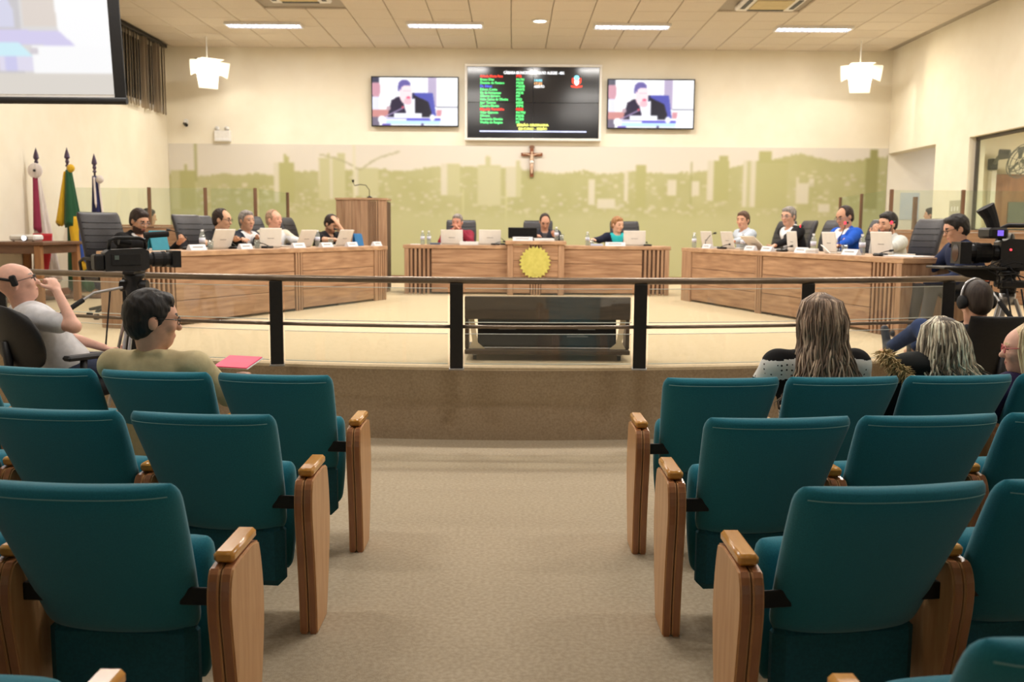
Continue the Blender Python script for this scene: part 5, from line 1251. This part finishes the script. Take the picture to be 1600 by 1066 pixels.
M_jean = cloth('jeans', (58, 74, 112)); M_dkt = cloth('dark_trousers', (38, 40, 50)); M_gryt = cloth('grey_trousers', (82, 82, 86))
M_wsh = cloth('white_shirt', (232, 232, 234)); M_blk = cloth('black', (28, 28, 32)); M_nvy = cloth('navy', (36, 44, 72)); M_gl_d = mat('dark_frame', (30, 28, 28), .4); M_gl_s = mat('silver_frame', (150, 150, 156), .3, metal=.6)
H_dk = ('dark', hairm('dark_brown', (40, 30, 26))); H_bk = ('black', hairm('black', (26, 23, 22))); H_gr = ('grey', hairm('grey', (112, 106, 102))); H_br = ('brown', hairm('brown', (74, 54, 40))); H_lt = ('light', hairm('auburn', (130, 92, 58))); H_thin = ('thin', hairm('thin_grey', (138, 112, 92)))
M_stub = mat('stubble', (150, 108, 86), .7, c2=(134, 94, 74), scale=60); M_bdk = mat('dark_beard', (78, 56, 46), .7, c2=(64, 46, 38), scale=60)
FL, FR, FC = RZL, RZR, RZC
def dL_(s, d, z): p = Vector(onL(s, d)); return (p.x, p.y, ZD+z)
def dR_(s, d, z): p = Vector(onR(s, d)); return (p.x, p.y, ZD+z)
def redstripe(L, fm):
    d_ = np.abs(np.abs(L[:, 0])-.12-.25*(L[:, 2]+.08)); k = (d_ < .014) & (L[:, 2] < .02) & (L[:, 2] > -.14) & (L[:, 1] > .01); fm[k] = 2; return fm
# --- left desk
person('bearded man in a black jacket with red stripes looking down at the left desk', (-3.99, 10.33, 1.57), FL-.15, 24, 0, .35, 0, (206, 152, 122), [M_blk, M_wsh, cloth('red_stripe', (206, 60, 56))], None, .26, H_dk, 'short', M_bdk, {1: dL_(.72, .5, .06), -1: dL_(1.1, .52, .06)}, zone=redstripe, trousers=M_dkt, glasses=M_gl_s, collar='self')
person('man with dark glasses in a black jacket at the left desk', (-3.484, 11.59, 1.60), FL, 16, .25, .12, 0, (214, 160, 128), M_blk, M_gryt, .1, H_dk, 'receding', None, {1: dL_(1.45, .5, .05), -1: dL_(1.95, .40, .07)}, trousers=M_dkt, glasses=M_gl_d, collar='self', hs=1.04)
person('grey-haired man in a dark jacket holding a turquoise card', (-3.33, 12.1, 1.595), FL, 14, -.3, 0, 0, (200, 146, 116), cloth('ink', (34, 40, 52)), M_wsh, .34, H_gr, 'grey', None, {1: dL_(2.05, .34, .08), -1: dL_(2.3, .36, .08)}, trousers=M_dkt, collar='inner')
person('balding man in a cream blazer and white shirt at the left desk', (-3.10, 12.55, 1.615), FL-.25, 8, .2, 0, 0, (222, 158, 132), cloth('cream', (212, 206, 188)), M_wsh, .36, H_thin, 'receding', None, {1: dL_(2.75, .42, .04), -1: dL_(3.25, .36, .04)}, trousers=M_gryt, collar='inner', shw=.2)
pp = person('man in a black t-shirt covering his face with his hand', (-2.586, 13.78, 1.575), FL-.2, 30, 0, .55, .1, (216, 164, 134), M_blk, None, 0, H_dk, 'short', M_stub, {-1: (-2.47, 13.70, 1.56, (.6, .3, -1), (-.6, .4, 0)), 1: dL_(4.15, .42, .07)}, trousers=M_jean, sleeves='short', res=.010, hcurl=.35)
# --- man beyond the glass screen
person('dark-haired man half hidden behind the glass at the left wall', (-5.55, 14.75, 1.66), math.radians(-60), 8, 0, .1, 0, (206, 156, 124), M_gryt, None, 0, H_bk, 'short', trousers=M_dkt)
# --- centre
person('man in a red shirt with clasped hands before his mouth', (-.885, 15.45, 1.625), FC, 14, -.25, .12, 0, (206, 140, 116), cloth('crimson', (142, 44, 62)), None, 0, H_gr, 'grey', None, {1: (-.95, 15.24, 1.50, (-.7, -.3, -.8), (1, 0, .2)), -1: (-.84, 15.23, 1.505, (.7, -.3, -.8), (-1, 0, .2))}, trousers=M_dkt, res=.010)
person('man in a dark quilted vest looking down at the podium', (.51, 15.42, 1.64), FC, 18, .1, .55, 0, (200, 146, 120), cloth('slate', (48, 50, 60)), M_gryt, .1, H_dk, 'receding', None, {1: (.36, 14.98, 1.40), -1: (.66, 14.98, 1.41)}, trousers=M_dkt, collar='self')
person('woman in a navy jacket and turquoise top at the central desk', (1.669, 15.42, 1.60), FC, 16, .55, .15, 0, (222, 170, 142), cloth('deep_navy', (24, 30, 52)), cloth('turquoise', (52, 190, 196)), .3, H_lt, 'short', None, {-1: (1.86, 15.0, 1.34), 1: (1.22, 14.92, 1.36)}, trousers=M_dkt, shw=.165, collar='self')
# --- right desk
person('man in a pale blue shirt looking towards the hall', (3.306, 13.9, 1.665), FR, 14, .62, .05, 0, (206, 148, 118), cloth('pale_blue', (196, 206, 218)), None, 0, H_br, 'short', None, {1: dR_(1.1, .42, .05), -1: dR_(.55, .36, .05)}, trousers=M_dkt, collar='self')
person('man in a black blazer and white shirt speaking at a microphone', (3.612, 12.68, 1.705), FR, 18, .45, .1, 0, (214, 160, 134), M_blk, M_wsh, .34, H_gr, 'grey', None, {1: dR_(2.2, .5, .05), -1: dR_(1.6, .5, .05)}, trousers=M_dkt, glasses=M_gl_s, collar='inner', brows=H_dk[1])
person('man in a bright blue jacket looking down at the right desk', (3.926, 11.45, 1.685), FR, 12, .15, .32, 0, (198, 142, 112), cloth('royal_blue', (30, 86, 190)), M_wsh, .3, H_dk, 'receding', None, {1: dR_(3.5, .46, .05), -1: dR_(3.0, .46, .05)}, trousers=M_dkt, glasses=M_gl_s, collar='self', bulk=1.12, shw=.2)
person('man in a light shirt resting his chin on his hand', (4.127, 10.65, 1.60), FR, 14, .2, .12, 0, (204, 152, 124), cloth('pearl', (204, 206, 202)), None, 0, H_bk, 'short', M_stub, {1: (3.96, 10.57, 1.455, (-.4, -.5, -1), (.5, .3, .8)), -1: dR_(3.9, .36, .05)}, trousers=M_dkt, collar='self', res=.010)
# --- seated by the right camera, and in the passage
person('man with glasses in a navy jacket seated at the right end of the stage', (4.0, 8.72, 1.54), math.radians(88), 22, 0, .3, 0, (200, 148, 122), M_nvy, None, 0, H_bk, 'short', None, {1: (3.62, 8.95, 1.10), -1: (3.66, 8.55, 1.08)}, trousers=M_gryt, glasses=M_gl_d, collar='self', bulk=1.1, res=.009)
person('person in a light blue shirt half hidden in the right passage', (7.42, 17.2, 1.82), math.radians(60), 4, 0, 0, 0, (198, 146, 120), cloth('sky_blue', (190, 206, 226)), None, 0, H_bk, 'short', None, None, floor=ST, seat_h=.62, trousers=M_dkt)
# ------------------------------------------------------------------ task chairs of the crew
def task_chair(label, loc, rz, oval=True, arms=True, h=.46, lean=.18):
    t = thing('task_chair', label, 'chair', loc, rz)
    n = 26; pw = .27 if oval else .235; phh = .21 if oval else .22
    def backpt(a, b, s):
        w = pw*a*math.sqrt(max(0, 1-.5*b*b)) if oval else pw*a; z = h+.33+phh*b*(math.sqrt(max(0, 1-.5*a*a)) if oval else 1)
        tk = .035*max(0, 1-a**4)**.5*max(0, 1-b**4)**.5
        return (w, -.23-lean*(z-h-.1)+.05*a*a+s*tk, z)
    A = np.sin(np.linspace(-math.pi/2, math.pi/2, 17)); V = []; Fq = []
    for s in (-1, 1):
        for b in A:
            for a in A: V.append(backpt(a, b, s))
    N = 17*17
    for j in range(16):
        for i in range(16):
            q = (j*17+i, j*17+i+1, (j+1)*17+i+1, (j+1)*17+i); Fq.append(q); Fq.append(tuple(N+k for k in q[::-1]))
    me = MB().add(V, Fq).mesh('backrest', M_blackpl, False, False); bm = bmesh.new(); bm.from_mesh(me); bmesh.ops.remove_doubles(bm, verts=bm.verts, dist=1e-5); bmesh.ops.recalc_face_normals(bm, faces=bm.faces); bm.to_mesh(me); bm.free()
    me.polygons.foreach_set('use_smooth', [True]*len(me.polygons)); link('backrest', me, t)
    MB().tube([(0, -.05, h-.05), (0, -.24, h-.06), (0, -.30, h+.05), (0, -.33, h+.32)], .026, 8).build('back_support', M_blackpl, t, 'all')
    me = es_me.copy(); me.materials.clear(); me.materials.append(cloth('seat_black', (26, 26, 28))); me.transform(Matrix.Translation((0, .02, h-.44))); link('seat_cushion', me, t)
    if arms:
        for s in (-1, 1):
            MB().tube([(s*.2, -.02, h-.05), (s*.28, -.02, h-.05), (s*.29, -.02, h+.08), (s*.29, -.01, h+.2)], .022, 8).build('arm_support', M_blackpl, t, 'all'); MB().cbox(s*.29-.04, s*.29+.04, -.13, .14, h+.2, h+.232, .012).build('armrest', M_blackpl, t)
    MB().lathe([(.035, .10), (.03, h-.2), (.02, h-.19), (.02, h-.06)], n=12).build('gas_column', M_black, t, 'all')
    for k in range(5):
        a = 2*math.pi*k/5+.5; c_, s_ = math.cos(a), math.sin(a)
        MB().tube([(0, 0, .115), (c_*.14, s_*.14, .105), (c_*.27, s_*.27, .08)], [.026, .02, .015], 8).build('base_leg', M_blackpl, t, 'all'); MB().tube([(c_*.27-s_*.02, s_*.27+c_*.02, .028), (c_*.27+s_*.02, s_*.27-c_*.02, .028)], .028, 10).build('caster', M_blackpl, t)
    return t
task_chair('black oval-backed office chair of the bald cameraman', (-2.84, 5.96, 0), math.radians(-34), True, True, .5, .3)
task_chair('black office chair of the cameraman with headphones', (3.07, 6.32, 0), math.radians(4), False, True, .44, .35)
task_chair('dark office chair of the man in the navy jacket', (4.17, 8.68, ST), math.radians(78), False, False, .42, .1)

# ------------------------------------------------------------------ video cameras on tripods
M_rub = mat('rubber_grip', (20, 20, 22), .8, c2=(26, 26, 28), scale=80); M_camb = mat('camera_body', (30, 30, 32), .45, c2=(36, 36, 38), scale=40, bump=.2, bscale=200); M_lensg = mat('lens_glass', (14, 16, 24), .08, c2=(18, 20, 30), scale=4, spec=.8)
def tripod(label, loc, rz, top, reach, handle, alu):
    t = thing('tripod', label, 'tripod', loc, rz)
    MB().lathe([(.05, top-.16), (.06, top-.1), (.045, top-.05), (.07, top-.02), (.07, top)], n=14).build('fluid_head', M_blackpl, t, 'all')
    MB().tube([(-.09, 0, top-.08), (.09, 0, top-.08)], .04, 12).build('tilt_drum', M_blackpl, t); MB().cbox(-.04, .04, -.1, .1, top, top+.02, .004).build('quick_plate', M_black, t)
    MB().lathe([(.05, top-.24), (.055, top-.16)], n=14).build('bowl', M_steel, t, 'all')
    for k in range(3):
        a = 2*math.pi*k/3+.5; c_, s_ = math.cos(a), math.sin(a); z1 = top-.2
        p = lambda f, o=0: (c_*(.05+(reach-.05)*f)-s_*o, s_*(.05+(reach-.05)*f)+c_*o, z1*(1-f)+.02*f)
        for o in (-.018, .018): MB().tube([p(0, o), p(.5, o)], .012, 8).build('upper_leg', alu, t)
        MB().tube([p(.42), p(.98)], .012, 8).build('lower_leg', alu, t); MB().tube([p(.46), p(.52)], .03, 10).build('leg_clamp', M_blackpl, t); MB().ball(p(.99), .022, 8, 6).build('foot', M_rub, t)
        MB().tube([p(.45), (0, 0, z1*.5)], .006, 6).build('spreader_arm', alu, t)
    hx_ = [Vector(q) for q in handle]
    MB().tube(hx_[:-1]+[hx_[-1]*.3+hx_[-2]*.7], .009, 8).build('pan_handle', alu, t); MB().tube([hx_[-1]*.3+hx_[-2]*.7, hx_[-1]], .016, 10).build('handle_grip', M_rub, t)
    return t
def video_camera(label, loc, rz, s=1.0, big=False):
    t = thing('video_camera', label, 'camera', loc, rz)
    b = lambda m: m.xform(Matrix.Scale(s, 4))
    b(MB().prism([(-.2, .0), (-.2, .13), (-.17, .15), (.06, .16), (.1, .14), (.1, .02), (.06, .0)], -.055, .055, 'x')).build('body', M_camb, t)
    b(MB().cbox(-.05, .05, -.27, -.2, .005, .12, .012)).build('battery', M_blackpl, t)
    b(MB().cbox(.055, .062, -.16, .04, .04, .12, .003)).build('side_panel', M_blackpl, t); b(MB().cbox(.06, .066, -.14, -.11, .08, .11, .002)).build('small_display', mat('lcd_grey', (90, 104, 100), .3), t)
    lens = MB(); lens.tube([(0, .1, .08), (0, .13, .08), (0, .14, .08), (0, .2, .08), (0, .21, .08), (0, .26, .08)], [.045, .045, .055, .055, .048, .05], 18); b(lens).build('lens', M_blackpl, t)
    b(MB().tube([(0, .2, .08), (0, .225, .08)], .058, 18)).build('focus_ring', M_rub, t); b(MB().prism([(-.075, .02), (.075, .02), (.075, .14), (-.075, .14)], .26, .32, 'y')).build('lens_hood', M_blackpl, t); b(MB().tube([(0, .3, .08), (0, .322, .08)], .05, 18)).build('front_glass', M_lensg, t)
    b(MB().tube([(0, -.16, .15), (0, -.15, .215), (0, -.11, .232), (0, .05, .232), (0, .09, .215), (0, .09, .15)], .013, 8)).build('top_handle', M_blackpl, t, 'all')
    if not big: b(MB().tube([(.05, .07, .25), (.05, .24, .262)], [.022, .022], 10)).build('microphone_windscreen', M_rub, t)
    b(MB().tube([(.05, .08, .2), (.05, .1, .25)], .012, 6)).build('microphone_clamp', M_black, t)
    vf = MB()
    if big:
        vf.cbox(-.15, .03, .10, .2, .16, .22, .012); b(vf).build('viewfinder', M_blackpl, t); b(MB().tube([(-.06, .14, .2), (-.06, .17, .28), (-.06, .2, .33)], [.03, .038, .05], 12)).build('eyecup', M_rub, t); b(MB().box(-.155, -.15, .13, .16, .175, .205)).build('violet_reflection_glass', em('violet_reflection_glow', (120, 96, 220), .9), t)  # violet reflection on the viewfinder glass is put in as a glow
    else:
        vf.tube([(-.1, .02, .2), (-.1, -.06, .215)], [.03, .034], 12); b(vf).build('viewfinder', M_rub, t)
    b(MB().tube([(-.056, .05, .1), (-.06, .05, .1)], .006, 8)).build('tally_lamp', em('tally_red', (255, 60, 70), 3.0) if big else M_steel, t)
    return t
tripod('tripod under the left video camera, in front of the stage', (-2.56, 6.5, 0), 0, 1.19, .42, [(-.06, -.05, 1.1), (-.2, -.18, 1.07), (-.34, -.40, .93)], M_steel)
video_camera('black video camera on the left pointing along the stage', (-2.565, 6.5, 1.211), math.radians(-52), .95)
tripod('tripod under the right video camera', (3.52, 6.82, 0), 1.0, 1.24, .40, [(-.17, .12, 1.16), (-.33, .06, 1.1), (-.42, -.1, .9)], M_steel)
video_camera('large black broadcast camera at the right edge pointing left', (3.56, 6.82, 1.261), math.radians(84), 1.28, True)
t = thing('cable_shelf', 'black shelf with tangled cables clamped to the right tripod', 'shelf', (3.3, 6.78, 1.225))
MB().cbox(-.33, .1, -.16, .14, .03, .045, .004).build('shelf_plate', M_black, t); MB().prism([(-.25, .03), (.1, .03), (.1, -.06), (-.1, -.03)], -.02, .02, 'y').build('shelf_bracket', M_black, t); MB().cbox(.1, .5, -.12, .02, -.1, -.05, .01).build('control_unit', M_blackpl, t)
rn = random.Random(8)
for k in range(7):
    p0_ = Vector((rn.uniform(-.1, .2), rn.uniform(-.15, 0), .05)); pts = [p0_]
    for j in range(5): pts.append(pts[-1]+Vector((rn.uniform(-.02, .12), rn.uniform(-.05, .05), rn.uniform(-.09, .05))))
    MB().tube(pts, .005, 6).build('cable', M_rub, t, 'all')
for k, x in enumerate((3.42, 3.52)):
    o = MB().tube([(x, 6.64, 1.12), (x+.03, 6.60, .9), (x+.05, 6.62, .5), (x+.02*k, 6.6, .05), (x-.1, 6.55, .012)], .006, 6).build('camera_cable', M_rub, None, 'all'); tag(o, ('left', 'right')[k]+' one of two black cables hanging from the right camera', 'cable')
o = MB().tube([(-2.7, 6.44, 1.08), (-2.73, 6.4, .7), (-2.78, 6.38, .45), (-2.7, 6.35, .2), (-2.75, 6.3, .012), (-3.2, 6.3, .012)], .006, 6).build('camera_cable', M_rub, None, 'all'); tag(o, 'black cable hanging below the left video camera', 'cable')

# ------------------------------------------------------------------ people in front of the stage
r_, i_ = person('bald man in a white t-shirt with a headset sitting by the left camera', (-3.09, 5.98, 1.15), math.radians(-52), -18, -.3, -.30, 0, (222, 168, 148), cloth('white_tee', (222, 222, 226)), None, 0, None, 'none', None,
    {1: (-2.78, 5.86, 1.105, (.9, -.3, -.35), (-.2, .2, -.9)), -1: (-2.72, 6.36, .70)}, 0.0, .5, cloth('slate_jeans', (62, 70, 92)), None, .0075, 'short', None, 1.0, M_gl_d, 0, 1.06, {1: ((-2.42, 6.28, .60), (-2.28, 6.30, .10)), -1: ((-2.50, 6.46, .60), (-2.36, 6.52, .10))}, .20, None, (-2.84, 6.08, .615), bulk=1.12, brows=H_gr[1])
T, h = i_['T'], i_['h']
hs_ = MB().tube([T(h(.085, -.0, .02)), T(h(.07, -.07, .055)), T(h(.0, -.112, .05)), T(h(-.07, -.07, .055)), T(h(-.085, 0, .02))], .009, 8).build('headset_band', M_blackpl, r_, 'all')
MB().cbox(-.012, .012, -.02, .02, -.035, .035, .008).xform(Matrix.Translation(T(h(.094, .002, .02))) @ Matrix(i_['RH'].tolist()).to_4x4()).build('ear_pad', M_rub, hs_)
r_, i_ = person('dark-haired man in a beige jacket turning his head to the right', (-1.695, 4.50, 1.068), -.12, -4, -.95, .08, 0, (206, 150, 124), cloth('beige_jacket', (200, 186, 146)), None, 0, H_bk, 'short', None,
    {1: (-1.42, 4.95, .72), -1: (-1.66, 4.98, .70)}, 0.0, .38, M_dkt, None, .0075, 'long', 'self', .6, M_gl_d, 0, 1.10, None, .205, bulk=1.12)
t = thing('pink_folder', 'bright pink folder held by the man in the beige jacket', 'folder', (-1.44, 5.0, .80), -.3)
M_pink = mat('pink_card', (240, 60, 110), .5, c2=(230, 50, 100), scale=8); MB().cbox(-.1, .1, -.08, .08, 0, .006, .002).xform(Matrix.Rotation(.25, 4, 'X')).build('cover', M_pink, t); MB().box(-.095, .105, -.078, .082, -.004, 0).xform(Matrix.Rotation(.25, 4, 'X')).build('sheets', M_paper, t)
# woman in the striped sweater
M_dots = mat('dotted_white_knit', (226, 224, 218), .85); nt = M_dots.node_tree; p_ = nt.nodes['Principled BSDF']
tc = nt.nodes.new('ShaderNodeTexCoord'); vo = nt.nodes.new('ShaderNodeTexVoronoi'); vo.inputs['Scale'].default_value = 42; vo.inputs['Randomness'].default_value = .25; rp = nt.nodes.new('ShaderNodeValToRGB')
rp.color_ramp.interpolation = 'CONSTANT'; rp.color_ramp.elements[0].color = rgba((30, 28, 28)); rp.color_ramp.elements[1].color = rgba((226, 224, 218)); rp.color_ramp.elements[1].position = .2
nt.links.new(tc.outputs['Object'], vo.inputs['Vector']); nt.links.new(vo.outputs['Distance'], rp.inputs[0]); nt.links.new(rp.outputs[0], p_.inputs['Base Color'])
M_knit = cloth('black_knit', (26, 25, 26))
def stripes(L, fm):
    zz = L[:, 2]+.12*np.abs(L[:, 0]); k = (zz < .02) & (zz > -.075); fm[k] = 1
    k = (L[:, 2] < -.26) & (L[:, 2] > -.33); fm[k] = 1; return fm
sh1 = [hairm('ash_dark', (92, 76, 64)), hairm('ash_mid', (126, 106, 90)), hairm('ash_light', (162, 142, 122)), hairm('ash_mid2', (110, 92, 78))]
r_, i_ = person('woman with long ash-blonde hair in a black and white striped sweater', (1.45, 4.52, 1.085), .1, -3, .25, .02, 0, (214, 164, 140), [M_knit, M_dots], None, 0, ('ash', hairm('ash_dark', (92, 76, 64)), sh1), 'long', None,
    {1: (1.70, 4.95, .66), -1: (1.19, 4.93, .66)}, 0.0, .40, M_dkt, None, .0085, 'long', None, .6, None, 0, 1.04, None, .195, stripes, locks=dict(len=.34, seed=5, spread=.95, curl=.03, n=170), bulk=1.05)
sh2 = [hairm('smoke_dark', (74, 66, 56)), hairm('smoke_light', (172, 162, 142)), hairm('smoke_mid', (120, 110, 94)), hairm('smoke_pale', (196, 186, 166))]
r_, i_ = person('woman with streaked hair in a dark parka slouching in her seat', (2.09, 4.66, .965), .25, -10, .1, .12, 0, (214, 164, 140), cloth('parka', (34, 36, 36)), None, 0, ('smoke', hairm('smoke_dark', (74, 66, 56)), sh2), 'long', None,
    {1: (2.28, 5.05, .60), -1: (1.80, 4.98, .62)}, 0.0, .40, M_jean, None, .0085, 'long', None, .6, None, 0, 1.04, None, .19, locks=dict(len=.17, seed=9, spread=1.2, curl=.03, shift=(.06, .05, 0), n=170), bulk=1.15, extra=(((1.97, 4.62, .865), (.14, .09, .065)),))
# fur trimmed hood fallen on her shoulder
rn = random.Random(4); fu = MB(); nb, T = i_['neckb'], i_['T']
for k in range(420):
    a = rn.uniform(0, 1); c_ = V3(1.80+.12*a**1.3+rn.uniform(-.012, .012), 4.60-.05*a+rn.uniform(-.02, .02), .925-.115*a); dr = unit(V3(rn.uniform(-.9, .5), rn.uniform(-.9, .3), rn.uniform(-.6, .6)))
    fu.tube([T(c_+dr*.005), T(c_+dr*.03+V3(0, 0, -.004)), T(c_+dr*.055+V3(0, 0, -.016))], [.006, .004, .0008], 4, False)
o = fu.build('fur_trim', mat('tan_fur', (214, 190, 140), .8, c2=(170, 144, 98), scale=40), r_, 'all', False); o['kind'] = 'stuff'
sh3 = [hairm('gold_dark', (120, 100, 76)), hairm('gold_mid', (168, 146, 114)), hairm('gold_light', (196, 176, 142))]
r_, i_ = person('fair-haired woman in a purple top at the right edge facing left', (2.50, 4.62, .945), .3, -8, .95, .05, 0, (224, 170, 148), cloth('plum', (52, 42, 78)), None, 0, ('gold', hairm('gold_mid', (168, 146, 114)), sh3), 'long', None,
    {1: (2.62, 5.05, .58), -1: (2.30, 5.06, .58)}, 0.0, .40, M_dkt, None, .0085, 'long', None, .6, mat('pink_frame', (190, 90, 96), .4), 0, 1.02, None, .18, locks=dict(len=.2, seed=2, spread=1.1, curl=.012, n=120))
# cameraman with headphones, feet up on the stage edge
M_hood = cloth('charcoal_hoodie', (52, 54, 60)); H_fade = ('fade', hairm('fade', (46, 38, 34)))
r_, i_ = person('man with headphones in a dark hoodie resting his feet on the stage', (2.985, 6.17, 1.065), math.radians(6), -16, 0, .18, 0, (216, 160, 134), M_hood, M_wsh, 0, H_fade, 'buzz', None,
    {1: (3.2, 6.62, .66), -1: (2.95, 6.64, .66)}, 0.0, .44, M_jean, mat('dark_sneaker', (50, 54, 64), .6, c2=(60, 64, 74), scale=30), .0075, 'long', 'self', .6, None, 0, 1.06, {1: ((3.13, 6.86, .83), (3.07, 7.26, .64), (0, .25, 1)), -1: ((2.91, 6.80, .83), (2.87, 7.22, .64), (-.1, .25, 1))}, .195, None, (3.07, 6.38, .545), bulk=1.08)
T, h = i_['T'], i_['h']
hb = MB().tube([T(h(s*.096*math.cos(a), -.005, .01+.128*math.sin(a))) for s, a in [(1, x) for x in np.linspace(0, math.pi, 15)]], .009, 8).build('headphone_band', M_steel, r_, 'all')
for s in (-1, 1): MB().lathe([(.02, 0), (.042, .004), (.044, .03), (.03, .04)], n=16).xform(Matrix.Translation(T(h(s*.075, -.005, -.005))) @ Matrix(i_['RH'].tolist()).to_4x4() @ Matrix.Rotation(s*math.pi/2, 4, 'Y')).build('ear_cup', M_rub, hb, 'all')
